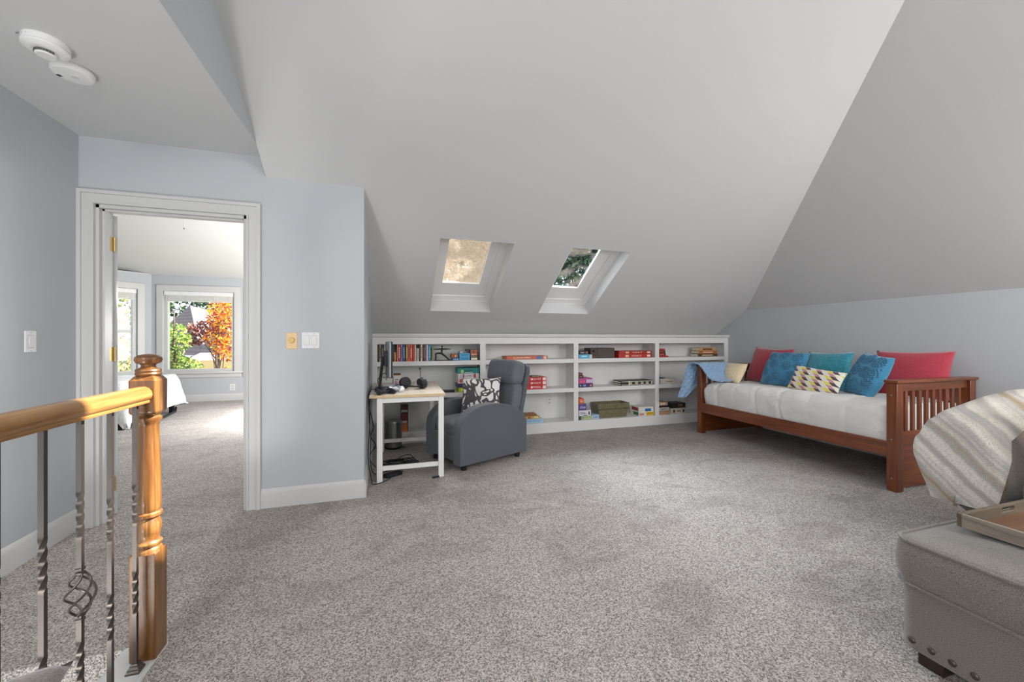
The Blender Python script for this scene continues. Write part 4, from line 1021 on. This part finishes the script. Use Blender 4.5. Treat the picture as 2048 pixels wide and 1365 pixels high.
place(tag(p, 'brown tweed cushion with pale piping standing on the sofa seat', 'pillow'), (3.12, .93, .735), L90+.55, .22, .05)
per = []
for k in range(64):
    a = k/64*4; s, f = int(a), 2*(a-int(a))-1
    u, v = [(f, -1), (1, f), (-f, 1), (-1, -f)][s]; per.append((.23*u*(1-.05*(1-v*v)*u*u), 0, .21*v*(1-.05*(1-u*u)*v*v)))
MB().tube(per, .0045, 6, True).build('piping', plain('#b8aea2', .8), p)

def fleece():
    t = NT('striped_fleece'); tc = t.n('ShaderNodeTexCoord'); s_ = t.n('ShaderNodeSeparateXYZ'); t.l(tc.outputs['Object'], s_.inputs[0])
    q = t.math('ADD', t.math('ADD', t.math('MULTIPLY', s_.outputs[2], 1.0), t.math('MULTIPLY', s_.outputs[1], -.95)), t.math('MULTIPLY', s_.outputs[0], .55))
    wob = t.noise(tc.outputs['Object'], 4, 3)
    q = t.math('ADD', q, t.math('MULTIPLY', wob, .09))
    band = t.n('ShaderNodeTexNoise', noise_dimensions='1D'); band.inputs['Scale'].default_value = 8.5; band.inputs['Detail'].default_value = 2
    t.l(q, band.inputs['W'])
    c = t.ramp(band.outputs['Fac'], [(.28, '#a58d68'), (.37, '#b5aa9b'), (.46, '#bab6b2'), (.54, '#dcd5c9'), (.62, '#ebe6dd')])
    f = t.noise(tc.outputs['Object'], 130, 3, .8); c = t.mix(t.ramp(f, [(.35, '#ffffff'), (.5, '#000000')]), c, '#8f8478')
    c2 = t.mix(.45, c, t.ramp(band.outputs['Fac'], [(.28, '#a58d68'), (.37, '#b5aa9b'), (.46, '#bab6b2'), (.54, '#dcd5c9'), (.62, '#ebe6dd')]))
    t.set(c2, 1, sheen=.3); t.bump(f, 1.0, .012); return t.m
FL = fleece()
BXS = [(2.885, .965), (2.884, .85), (2.884, .65), (2.884, .42), (2.884, .25), (2.887, .13), (2.895, .05), (2.915, .0), (2.95, -.03), (3.0, -.055), (3.15, -.065), (3.35, -.065), (3.6, -.065), (3.84, -.065)]
m = MB(); rows = []
for ri, (x, ins) in enumerate(BXS):
    row = []
    for i in range(56):
        f = i/55
        y, z = arch(.085 + (.83 if ri < 7 else max(.60, .83-.07*(ri-6)))*f, ins, x)
        if ins < .9: z += .02
        # hem: the cloth stops above the carpet, a little lower at the outer side
        hem = (.27 - .45*min(f, .4)) if x < 2.93 else .24 - .5*max(0, min(f-.1, .3))
        z = max(z, hem + .012*math.sin(f*19))
        nn = .010*nz((x, y, z), 7, 5) + .006*nz((x, y, z), 40, 6)
        row.append((x - (.012 if x < 2.93 else 0) + (-abs(nn) if ri < 8 else 0), y + (nn if ri >= 8 else 0) + (.012*math.sin(z*14) if f < .25 else 0), z + abs(nn)*.5))
    rows.append(row)
g = [[m.v(p) for p in r] for r in rows]
for a, b in zip(g, g[1:]):
    for k in range(len(a)-1): m.f([a[k], a[k+1], b[k+1], b[k]])
h_ = len(g[0])
for k in range(h_//2-1): m.f([g[0][k], g[0][k+1], g[0][h_-2-k], g[0][h_-1-k]])
m.merge(1e-4)
o = m.build('fleece_throw', FL, sharp=180, solid=.016)
tag(o, 'shaggy cream, grey and tan striped fleece throw covering the sofa arm', 'blanket')

# ------------------------------------------------------------------ ottoman, tray
OTT = fabric('grey_brown_tweed', '#4c4743', '#847d77', 420, .95, .35, .0, .3)
ot = thing('ottoman', 'large grey brown upholstered ottoman with nailhead trim holding the tray', 'ottoman', (1.785, 1.0, 0))
OX, OY = .95, -1.0                       # extends +x and -y from the far left corner
def rrect(x0, x1, y0, y1, r, n=6):
    out = []
    for cx, cy, a0 in ((x1-r, y1-r, 0), (x0+r, y1-r, PI/2), (x0+r, y0+r, PI), (x1-r, y0+r, 1.5*PI)):
        for k in range(n+1): a = a0+PI/2*k/n; out.append((cx+r*math.cos(a), cy+r*math.sin(a)))
    return out
MB().pz(rrect(.012, OX-.012, OY+.012, -.012, .05), .062, .292).build('lower_body', OTT, ot, bevel=.008)
m = MB()
def lid(mb):
    o_ = rrect(0, OX, OY, 0, .06, 8); rings = []
    for z, s in ((.290, .010), (.300, .002), (.33, -.006), (.38, -.008), (.425, -.004), (.443, .002)):
        rings.append([mb.v((cx_(x, s, OX), cy_(y, s), z)) for x, y in o_])
    for f in (.06, .14, .24, .36, .5, .66, .82, .97):
        z = .443 + .040*(1-(1-f)**3.2)
        rings.append([mb.v((x+(OX/2-x)*f, y+(OY/2-y)*f, z)) for x, y in o_])
    for a, b in zip(rings, rings[1:]):
        n = len(a)
        for k in range(n): mb.f([a[k], a[(k+1) % n], b[(k+1) % n], b[k]])
    mb.f(list(reversed(rings[0]))); mb.f(rings[-1])
def cx_(x, s, w): return x + (s if x < w/2 else -s)
def cy_(y, s): return y + (-s if y > OY/2 else s)
lid(m); m.build('top_cushion', OTT, ot, sharp=60)
for z, ins in ((.446, .004), (.294, .004)):
    MB().tube([(x, y, z) for x, y in rrect(ins-.004, OX-ins+.004, OY+ins-.004, -ins+.004, .06, 8)], .0055, 8, True).build('piping', OTT, ot)
for k in range(16):
    MB().ball((.011, -.055-k*.054, .092), .006, .0115, .0115, 12, 8).build('nailhead', IRON, ot)
for x, y in ((.045, -.055), (OX-.12, -.055), (.045, OY+.05), (OX-.12, OY+.05)):
    MB().box(x, x+.075, y-.07 if y > -.5 else y, y if y > -.5 else y+.07, 0, .063).build('leg', plain('#2a1d17', .4), ot, bevel=.003)

GWOOD = wood('weathered_grey_wood', '#5f564b', '#857b6e', '#a79e90', 'y', 7, .6, .0)
BWOOD = wood('warm_tray_wood', '#452c17', '#634021', '#7a5733', 'x', 6, .5, .1)
SHADE_WOOD = wood('shaded_tray_wood', '#433a30', '#5f5344', '#776a58', 'x', 6, .6, 0)  # shade put into the wood colour of the handle sides
tz = .4865
ty = thing('serving_tray', 'rectangular weathered wood serving tray with cut-out handles on the ottoman', 'tray', (2.0, .92, tz), 0)
TW, TL, TT = .58, .62, .013
MB().box(.005, TW-.005, -TL+.005, -.005, 0, .008).build('tray_bottom', BWOOD, ty)
def side_y(y0, y1):
    hx = .29; st_ = []
    for k in range(9): a = -PI/2+PI*k/8; st_.append((hx+.034+.0085*math.cos(a), .030+.0085*math.sin(a)))
    for k in range(9): a = PI/2+PI*k/8; st_.append((hx-.034+.0085*math.cos(a), .030+.0085*math.sin(a)))
    return MB().py([(0, 0), (TW, 0), (TW, .048), (0, .048)], y0, y1, [st_])
side_y(-TT, 0).build('handle_side', SHADE_WOOD, ty, bevel=.0012)
side_y(-TL, -TL+TT).build('handle_side', SHADE_WOOD, ty, bevel=.0012)
for x0 in (0, TW-TT): MB().box(x0, x0+TT, -TL+TT, -TT, 0, .048).build('long_side', GWOOD, ty, bevel=.0012)
t = thing('paper_sheet', 'white sheet of paper lying in the tray by the handle', 'paper', (2.40, .80, tz+.0085), .3)
MB().box(-.07, .09, -.06, .06, 0, .0012).build('sheet', plain('#e8e4da', .8), t); MB().box(-.05, .06, -.03, -.025, .0012, .0014).build('printed_line', plain('#9a958c', .8), t)
t = thing('card_deck_box', 'white and blue card box lying in the tray nearer the camera', 'box', (2.175, .745, tz+.0085), -.25)
MB().box(-.045, .045, -.032, .032, 0, .017).build('box_body', plain('#e9e9ee', .5), t, bevel=.0015); MB().box(-.0455, .0455, -.0325, .0325, .004, .011).build('blue_band', plain('#2e3c9a', .5), t)

# brown cushion in the near left corner, lying on a low bench
BRC = fabric('brown_grey_chenille', '#5f5450', '#7d706b', 160, .9, .3, .0, .4)
bc = thing('bench', 'brown upholstered bench under the brown cushion beside the railing', 'bench', (-.53, .52, 0))
MB().box(-.24, .2, -.3, .28, .14, .46).build('seat', BRC, bc, bevel=.03, seg=3)
for x in (-.2, .16):
    for y in (-.26, .24): MB().box(x-.02, x+.02, y-.02, y+.02, 0, .142).build('leg', BLACK, bc)
p = pillow_mesh(.52, .50, .16, .09, 26, 21).build('throw_pillow', BRC, sharp=180)
tag(p, 'brown chenille cushion whose corner pokes into the lower left of the frame', 'pillow'); p.location = (-.74, .69, .515); p.rotation_euler = (PI/2-.04, -.10, .42)

# ------------------------------------------------------------------ the bedroom beyond the door
FB = 8.86
def wall_seg(name, x0, y0, x1, y1, z1, holes, label, inward=1, thick=.12):
    d = Vector((x1-x0, y1-y0, 0)); L = d.length; d.normalize(); n = Vector((-d.y, d.x, 0))
    m = MB(); m.prism([(0, 0), (L, 0), (L, z1), (0, z1)], 0, thick, lambda u, v, a: (x0+d.x*u+n.x*a, y0+d.y*u+n.y*a, v), holes)
    return struct(m, name, WALL, label, 'wall')
wall_seg('wall_far', -.3, FB, -4.14, FB, 2.345, [[(1.00-.0, .56), (2.28, .56), (2.28, 2.06), (1.00, 2.06)], [(2.538, .56), (3.66, .56), (3.66, 2.06), (2.538, 2.06)]], 'blue grey wall of the bedroom bay with the picture window', thick=-.14)
wall_seg('wall_bay', -4.14, FB, -5.98, FB-1.84, 2.345, [[(.2, .56), (1.2, .56), (1.2, 2.06), (.2, 2.06)]], 'angled blue grey wall of the bedroom bay with a narrow window', thick=-.14)
m = MB().px([(SY+.12, 0), (FB-1.8, 0), (FB-1.8, 2.4), (SY+.12, 2.4)], -6.15, -6.0); struct(m, 'wall_bedroom_side', WALL, 'side wall of the bedroom behind the open door', 'wall')
m = MB().px([(5.1, 0), (FB+.1, 0), (FB+.1, 4.2), (5.1, 4.2)], -.42, -.3, [[(6.2, .5), (7.6, .5), (7.6, 2.0), (6.2, 2.0)]]).px([(SY+.12, 0), (5.1, 0), (5.1, 4.2), (SY+.12, 4.2)], -.42, -.3)
struct(m, 'wall_bedroom_right', WALL, 'wall of the bedroom beside the doorway, out of sight', 'wall')
m = MB().py([(XL, 2.44), (-.3, 2.44), (-.3, 4.3), (-6.0, 4.3), (-6.0, 0), (XL-.15, 0), (XL-.15, 2.44)], SY+.12, SY+.14); struct(m, 'wall_bedroom_near', WALL, 'bedroom side of the doorway wall', 'wall')
m = MB(); m.prism([(-6.2, 0), (-.2, 0), (-.2, 1), (-6.2, 1)], 0, .1, lambda u, v, a: (u, FB-.0-(FB-SY-.12)*v, 2.345+1.75*v+a)); struct(m, 'ceiling_bedroom', CEIL, 'white vaulted ceiling of the bedroom', 'ceiling')
m = MB(); m.prism([(-4.14, FB), (-6.2, FB-2.06), (-6.2, FB)], 2.345, 2.36, lambda u, v, a: (u, v, a)); struct(m, 'ceiling_bay', CEIL, 'white ceiling corner over the bay', 'ceiling')
PANE = glassy('window_glass')
def window(name, label, x0, y0, x1, y1, z0, z1, blind=True, apron=True, sash=False):
    """cased window in a vertical wall running from (x0,y0) to (x1,y1), seen from the room on its left-hand side"""
    d = Vector((x1-x0, y1-y0, 0)); L = d.length; d.normalize(); n = Vector((d.y, -d.x, 0))
    n = -n if n.y > 0 else n
    fn = lambda u, v, a: (x0+d.x*u+n.x*a, y0+d.y*u+n.y*a, v)
    w = thing(name, label, 'window', kind='structure')
    rc_ = lambda a, b, c, e: [(a, c), (b, c), (b, e), (a, e)]
    m = MB(); m.prism(rc_(-.10, L+.10, z0-.02, z1+.11), 0, .022, fn, [rc_(0, L, z0, z1)]); m.build('window_casing', TRIM, w, bevel=.004)
    m = MB(); m.prism(rc_(-.13, L+.13, z0-.035, z0), 0, .05, fn); m.prism(rc_(-.11, L+.11, z0-.11, z0-.035), 0, .018, fn); m.build('sill', TRIM, w, bevel=.004)
    m = MB(); m.prism(rc_(0, L, z0, z1), -.10, -.02, fn, [rc_(.055, L-.055, z0+.05, z1-.05)])
    if sash: m.prism(rc_(.055, L-.055, (z0+z1)/2-.03, (z0+z1)/2+.03), -.095, -.045, fn)
    m.build('sash', TRIM, w)
    m = MB(); m.prism(rc_(.055, L-.055, z0+.05, z1-.05), -.072, -.068, fn); m.build('glass_pane', PANE, w)
    if blind:
        m = MB(); m.prism(rc_(.015, L-.015, z1-.075, z1-.004), -.02, .02, fn); m.build('blind_headrail', plain('#e4e4e3', .5), w, bevel=.003)
        m = MB()
        for k in range(7): m.prism(rc_(.03, L-.03, z1-.172+k*.0145, z1-.162+k*.0145), -.052, -.006, fn)
        m.prism(rc_(.03, L-.03, z1-.19, z1-.176), -.05, -.008, fn)
        m.build('raised_slats', plain('#dcdcda', .5), w)
        for f in (.08, .29, .5, .71, .92):
            m = MB(); m.prism(rc_(L*f-.012, L*f+.012, z1-.188, z1-.07), -.006, -.004, fn); m.build('ladder_tape', plain('#c9c9c6', .7), w)
    return w
window('window_3', 'picture window with raised blind looking onto the autumn trees', -3.96, FB, -2.838, FB, .56, 2.06)
window('window_4', 'window beside the picture window, mostly hidden by the door casing', -2.58, FB, -1.30, FB, .56, 2.06)
s = 1/math.sqrt(2)
window('window_5', 'narrow sash window in the angled bay wall next to the open door', -4.14-.2*s, FB-.2*s, -4.14-1.2*s, FB-1.2*s, .56, 2.06, sash=True)
m = MB().px([(6.2, .5), (7.6, .5), (7.6, 2.0), (6.2, 2.0)], -.38, -.34, [[(6.26, .56), (6.66, .56), (6.66, 1.94), (6.26, 1.94)], [(6.70, .56), (7.10, .56), (7.10, 1.94), (6.70, 1.94)], [(7.14, .56), (7.54, .56), (7.54, 1.94), (7.14, 1.94)]]); struct(m, 'window_7', TRIM, 'side window of the bedroom, out of sight', 'window')
ol = thing('wall_outlet', 'white power outlet on the bedroom wall under the picture window', 'outlet', (-2.87, FB, .25))
MB().box(-.045, .045, -.006, 0, -.062, .062).build('cover_plate', plain('#dadada', .4), ol, bevel=.002)
for dz in (-.022, .022): MB().box(-.016, .016, -.0085, -.006, dz-.013, dz+.013).build('socket', plain('#bdbdbd', .4), ol)
fan = thing('ceiling_fan', 'white ceiling fan pull chain hanging in the bedroom', 'ceiling fan', (-2.55, 6.2, 2.62))
MB().tube([(0, 0, .0), (0, 0, .5), (0, 0, .60)], .004, 6).build('pull_chain', plain('#e6e6e6', .4), fan)
MB().lathe([(.02, .55), (.12, .57), (.14, .63), (.10, .68), (.03, .69), (.03, .95)], 0, 0, 24).build('motor_housing', WHITEP, fan)
for k in range(4):
    MB().box(.12, .62, -.06, .06, .62, .63, Matrix.Rotation(k*PI/2+.5, 4, 'Z')).build('blade', WHITEP, fan)
MB().ball((0, 0, -.01), .01).build('pull_knob', plain('#8e8e8e', .4), fan)
# bed
bd = thing('bed', 'dark metal bed base under the white comforter in the bedroom', 'bed', (-4.0, 7.0, 0))
MB().box(-.9, .78, -.72, .72, .20, .26).build('platform', plain('#3b3d40', .5), bd, bevel=.02)
MB().box(-.9, .74, -.70, .70, .26, .50).build('mattress', plain('#d8d8d8', .9), bd, bevel=.05, seg=4)
for x in (-.8, .7):
    for y in (-.62, .62): MB().box(x-.025, x+.025, y-.025, y+.025, 0, .2).build('leg', BLACK, bd)
MB().tube([(.74, -.66, .08), (.80, -.5, .04), (.83, 0, .02), (.80, .5, .04), (.74, .66, .08)], .018, 8).build('foot_rail', BLACK, bd)
def bcf(a, b):
    # a across (near -> far), b along towards the foot end
    y = -.84+1.68*a; x = -.95 + 1.86*b
    dx = max(0, x-.72); dy = max(0, abs(y)-.68)
    z = .60 - (dx*2.6)**1.15 - (dy*3.0)**1.1
    x2 = min(x, .80 + dx*.25); y2 = math.copysign(min(abs(y), .72+dy*.3), y)
    z += .022*nz((x*1.4, y*1.4, z), 3, 8) + .014*nz((x, y, z), 8, 9)
    hem = .12 + .08*nz((x, y, 0), 3, 4) - (.08 if a < .12 else 0)
    return Vector((x2 + .03*nz((x, y, z), 6, 3)*(dx > 0), y2 + .03*nz((x, y, z), 6, 5)*(dy > 0), max(z, hem)))
m = MB(); m.grid(bcf, 60, 60)
o = m.build('comforter', fabric('white_bedding', '#d6d6d8', '#e6e6e8', 40, .9, .2), sharp=180, solid=.02)
o.location = (-4.0, 7.0, 0); tag(o, 'rumpled white comforter hanging over the bed in the bedroom', 'comforter')

# ------------------------------------------------------------------ outdoors
m = MB().box(-70, 60, 9.4, 110, -3.3, -3.0); t = NT('lawn'); v = t.co(); t.set(t.ramp(t.noise(v, 1.2, 5), [(.3, '#5d5a34'), (.6, '#7c8a45'), (.8, '#a98a4a')]), 1); struct(m, 'ground', t.m, 'lawn with fallen leaves around the house outside', 'lawn')
ch_ = thing('sun_blocker', 'unseen brick block added on the roof to shade the skylights', 'sun_blocker', (3.1, 3.95, 0))  # unseen block added to keep direct sun off the skylights
hs_ = thing('house', 'neighbouring brick house with dark shingled hip roofs seen through the picture window', 'house', (-8.6, 25, -3))
def brick():
    t = NT('brick_wall'); v = t.co((1, 1, 1), (PI/2, 0, 0)); b = t.n('ShaderNodeTexBrick'); t.l(v, b.inputs[0])
    b.inputs['Color1'].default_value = lin('#6e4a44'); b.inputs['Color2'].default_value = lin('#8a6a62'); b.inputs['Mortar'].default_value = lin('#b9aaa2'); b.inputs['Scale'].default_value = 3.5
    t.set(b.outputs[0], .9); return t.m
def shingle(name, a, b):
    t = NT(name); v = t.co((1, 1, 1)); w = t.n('ShaderNodeTexWave', bands_direction='Z'); w.inputs['Scale'].default_value = 1.6; w.inputs['Distortion'].default_value = .5; t.l(v, w.inputs[0])
    c = t.mix(t.noise(v, 6, 3), t.ramp(w.outputs[1], [(.2, a), (.8, b)]), a); t.set(c, .95); return t.m
MB().px([(-.75, sz(3.2)+.16), (.65, sz(4.6)+.16), (.65, 4.7), (-.75, 4.7)], -.35, .35).build('stack', brick(), ch_); MB().box(-.4, .4, -.8, .7, 4.7, 4.85).build('crown', plain('#9a948e', .9), ch_)
SH = shingle('slate_shingles', '#6a6069', '#857b82')
def wp(x, y, z): return (x+8.6, y-25, z+3)
MB().box(-2.2, 6, 2, 9, 0, 3.2).build('brick_walls', brick(), hs_)
m = MB(); A, H_, L_, R_, B_ = [m.v(wp(*q)) for q in ((-11.226, 28, 3.155), (-8.391, 22, .388), (-14.6, 29.5, .3), (-1.5, 27, .3), (-6.0, 34, .3))]
for q in ((A, L_, H_), (A, H_, R_), (A, R_, B_), (A, B_, L_), (L_, B_, R_, H_)): m.f(q)
m.build('main_roof', SH, hs_, sharp=10)
m = MB(); q = [m.v(wp(*p)) for p in ((-8.7, 22.4, .36), (-5.9, 18.3, .36), (-6.5, 20.2, 1.5), (-8.35, 23.2, 1.62), (-4.2, 22.5, .36))]
for f_ in ((0, 1, 2, 3), (1, 4, 2), (4, 3, 2), (0, 3, 4), (0, 4, 1)): m.f([q[i] for i in f_])
m.build('front_roof', SH, hs_, sharp=10)
m = MB(); m.prism([(-7.35, .28), (-2.5, .28), (-2.5, .34), (-7.35, .34)], 17.7, 19.2, lambda u, v, a: wp(u, a, v + (a-17.7)*.18)); m.build('porch_roof', SH, hs_)
MB().px([(17.62-25, 3.05), (17.72-25, 3.05), (17.72-25, 3.30), (17.62-25, 3.36)], 1.2, 6).build('fascia', plain('#d6bd93', .6), hs_)
MB().box(1.4, 6, 18.5-25, 20-25, 0, 3.25).build('porch_wall', brick(), hs_)
wn = MB().box(1.72, 2.2, 18.42-25, 18.5-25, 2.0, 3.2).build('house_window', plain('#e3ddd6', .5), hs_); MB().box(1.8, 2.12, 18.40-25, 18.42-25, 2.1, 3.08).build('pane', plain('#8fa3a6', .15), wn)
def leafmat(name, cols):
    t = NT(name); g_ = t.n('ShaderNodeNewGeometry'); n = len(cols)
    c = t.ramp(g_.outputs['Random Per Island'], [(i/n, c) for i, c in enumerate(cols)], 'CONSTANT')
    t.set(c, .75)
    tl = t.n('ShaderNodeBsdfTranslucent'); t.l(c, tl.inputs[0]); mx = t.n('ShaderNodeMixShader'); mx.inputs[0].default_value = .35
    t.l(t.b.outputs[0], mx.inputs[1]); t.l(tl.outputs[0], mx.inputs[2]); t.l(mx.outputs[0], t.out.inputs[0]); return t.m
BARK = NT('bark'); BARK.set(BARK.ramp(BARK.noise(BARK.co((6, 6, 1)), 6, 4), [(.3, '#3d332c'), (.7, '#6b5d52')]), 1); BARK = BARK.m
def tree(label, x, y, blobs, n, size, mat, trunk_r=.12, base=-3, seed=1, branches=True, lean=(0, 0)):
    rr = random.Random(seed); t = thing('tree', label, 'tree', (x, y, base), 0, None)
    m = MB(); vol = [b[3]*b[4]*b[5] for b in blobs]; tot = sum(vol)
    for b, w in zip(blobs, vol):
        for k in range(int(n*w/tot)):
            while True:
                p = Vector((rr.uniform(-1, 1), rr.uniform(-1, 1), rr.uniform(-1, 1)))
                if .25 < p.length < 1: break
            q = Vector((b[0]+p.x*b[3], b[1]+p.y*b[4], b[2]-base+p.z*b[5]))
            d1 = Vector((rr.gauss(0, 1), rr.gauss(0, 1), rr.gauss(0, 1))).normalized(); d2 = d1.cross(Vector((rr.gauss(0, 1), rr.gauss(0, 1), rr.gauss(0, 1)))).normalized()
            s = size*rr.uniform(.6, 1.3)
            m.f([m.v(q-d1*s), m.v(q+d2*s*.55), m.v(q+d1*s), m.v(q-d2*s*.55)])
    me_o = m.build('foliage', mat, t, sharp=5)
    top = max(b[2]+b[5]*.3 for b in blobs)-base
    m = MB().tube([(0, 0, 0), (lean[0]*.3, lean[1]*.3, top*.4), (lean[0]*.7, lean[1]*.7, top*.75), (lean[0], lean[1], top)], [trunk_r, trunk_r*.85, trunk_r*.6, trunk_r*.2], 8)
    if branches:
        for k in range(10):
            b = blobs[k % len(blobs)]; z0 = top*rr.uniform(.45, .8); f = z0/top
            e = Vector((b[0]+rr.uniform(-.7, .7)*b[3], b[1]+rr.uniform(-.7, .7)*b[4], b[2]-base+rr.uniform(-.4, .7)*b[5]))
            a_ = Vector((lean[0]*f, lean[1]*f, z0)); mid = (a_+e)/2 + Vector((rr.uniform(-.1, .1), rr.uniform(-.1, .1), .15))
            m.tube([a_, mid, e], [trunk_r*.3, trunk_r*.2, trunk_r*.06], 6)
    m.build('trunk', BARK, t); return t
GREEN = leafmat('green_leaves', ['#6f9440', '#8fb257', '#a8c46b', '#58793a', '#7ea34d', '#c3b055'])
REDL = leafmat('maroon_leaves', ['#6e3338', '#8a4744', '#a86a5c', '#5a2a38', '#b98a6a', '#7c3c4a'])
GOLD = leafmat('golden_leaves', ['#d98f1e', '#e5b02c', '#c96a24', '#b8502a', '#e8c24a', '#a84a30'])
DKG = leafmat('dark_evergreen', ['#28402f', '#3b5640', '#1f332a', '#4d6a4a', '#5c7a58'])
tree('green bushy tree at the left of the picture window', -6.0, 14.0, [(-.3, 0, .3, .6, .8, .6), (-.05, .1, 1.15, .42, .5, .5), (-.55, 0, 1.9, .35, .5, .4), (.1, 0, -.3, .8, .8, .6), (.3, 0, .25, .4, .5, .4), (-.5, 0, 1.2, .45, .5, .6)], 5200, .06, GREEN, .07, seed=2)
tree('maroon leaved maple across the middle of the picture window', -5.3, 15.0, [(-.3, 0, 1.5, .5, .5, .26), (.25, 0, 1.75, .45, .5, .3), (-.65, 0, 1.15, .4, .4, .2), (.6, 0, 2.2, .5, .5, .4)], 1400, .06, REDL, .06, seed=3)
tree('golden orange maple at the right of the picture window', -4.75, 13.6, [(.15, 0, 1.9, .45, .4, .55), (.25, 0, .9, .4, .4, .4), (.35, 0, .1, .35, .4, .3), (.4, 0, -.6, .35, .35, .35), (.0, 0, 1.2, .4, .3, .3)], 1700, .055, GOLD, .05, seed=4)
tree('pine behind the roof of the neighbouring house', -12, 36, [(0, 0, 4.5, 3, 2, 1.6), (3.5, 0, 4.8, 2.5, 2, 1.3), (-4, 0, 4.2, 3, 2, 1.8)], 1600, .2, DKG, .2, seed=5)
tree('olive tree seen in the narrow bay window', -8.5, 16.0, [(0, 0, .8, 1.2, 1.2, 1.1), (.3, 0, -.4, 1.1, 1.0, .8), (-.2, 0, 2.0, .9, .9, .8)], 2600, .08, leafmat('olive_leaves', ['#7d8f45', '#a9b45a', '#5d6a3a', '#c19a5a', '#4e5a3c', '#dcd9c0']), .08, seed=6)
tree('dark evergreen above the skylights on the right', 8.2, 15.0, [(0, 0, 4.4, 2.2, 1.0, 1.9), (-1.4, 0, 5.0, 1.2, 1.0, 1.2), (1.4, 0, 5.2, 1.5, 1.0, 1.4)], 7000, .11, DKG, .2, seed=7)
tree('bare brown tree above the skylights on the left', 2.4, 15.0, [(0, 0, 3.6, 1.4, 1, 1.2), (.4, 0, 5.2, 1.4, 1, 1.0)], 1800, .12, leafmat('brown_leaves', ['#6d5a45', '#8d7656', '#54463a', '#a8926b']), .14, seed=8)
# ------------------------------------------------------------------ light
w = bpy.data.worlds.new('sky'); SC.world = w; w.use_nodes = True; nt = w.node_tree; nt.nodes.clear()
bg = nt.nodes.new('ShaderNodeBackground'); ow = nt.nodes.new('ShaderNodeOutputWorld'); nt.links.new(bg.outputs[0], ow.inputs[0])
bg.inputs[0].default_value = (.80, .89, 1, 1); bg.inputs[1].default_value = 1.6
def area(name, loc, target, sx, sy, power, col=(1, 1, 1), spread=180):
    l = bpy.data.lights.new(name, 'AREA'); l.shape = 'RECTANGLE'; l.size = sx; l.size_y = sy; l.energy = power; l.color = col; l.spread = math.radians(spread)
    o = bpy.data.objects.new(name, l); COL.objects.link(o); o.location = loc
    o.rotation_euler = (Vector(target)-Vector(loc)).to_track_quat('-Z', 'Y').to_euler(); return o
area('rear_window_daylight', (1.65, -3.5, 1.55), (1.65, 3, 1.4), 3.8, 1.5, 22, (1, .985, .96))
area('ceiling_fill', (1.7, -1.3, 3.0), (2.2, .6, 0), 1.2, 1.2, 43, (1, .985, .965))  # added fill above and behind the camera, no fixture there
area('landing_fill', (-1.2, -.6, 2.40), (-1.2, .4, 0),  .6, .6, 50, (1, .985, .965))  # unseen fill added over the landing
area('sofa_fill', (4.35, .6, 1.9), (1.2, 4.4, 1.0), .3, .3, 22, (1, .985, .96))  # fill added at the right, out of view, aimed towards the bookcase
area('left_fill', (-1.78, -1.5, 1.3), (4.7, 2.6, 1.0), 1.3, 1.3, 42, (1, .985, .965))  # fill added beside the stairs to brighten the right wall
area('right_fill', (3.9, -.6, 1.6), (1.5, 4.5, .8), .5, .5, 36, (1, .985, .96))  # second fill added at the right behind the camera, no lamp modelled
for i, k in enumerate(SKY):
    c = Vector(slope_pt((k['x0']+k['x1'])/2, 3.95, .1)); area('skylight_daylight', c + NS*3.1 + Vector((.4, .6, 0)), c, 2.8, 2.8, (2700, 2100)[i], (1, .985, .96))
area('bedroom_side_daylight', (-.5, 6.9, 1.3), (-4, 6.8, .6), 1.3, 1.4, 30, (1, .99, .98))
pl = bpy.data.lights.new('bedroom_fill', 'POINT'); pl.energy = 190; pl.shadow_soft_size = .12; pl.color = (1, .985, .96)  # fill added out of view to brighten the bedroom walls
po = bpy.data.objects.new('bedroom_fill', pl); COL.objects.link(po); po.location = (-.95, 6.5, 1.3)
for nm, lc, pw in (('stairwell_fill', (-1.4, -.8, -.8), 170),):  # fill added below floor level to brighten the flat ceiling
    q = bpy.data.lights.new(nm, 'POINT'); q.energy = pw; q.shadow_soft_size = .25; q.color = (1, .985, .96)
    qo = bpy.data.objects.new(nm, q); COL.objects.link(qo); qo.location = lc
sl = bpy.data.lights.new('sun', 'SUN'); sl.energy = 30; sl.angle = math.radians(.6); sl.color = (1, .93, .82)
so = bpy.data.objects.new('sun', sl); COL.objects.link(so); so.rotation_euler = Vector((-.72, .03, -.69)).to_track_quat('-Z', 'Y').to_euler()
SC.view_settings.view_transform = 'Standard'; SC.view_settings.look = 'None'; SC.view_settings.exposure = .06; SC.view_settings.gamma = 1; SC.view_settings.use_curve_mapping = False
SC.cycles.max_bounces = 10; SC.cycles.diffuse_bounces = 6; SC.cycles.transparent_max_bounces = 12; SC.cycles.sample_clamp_indirect = 6
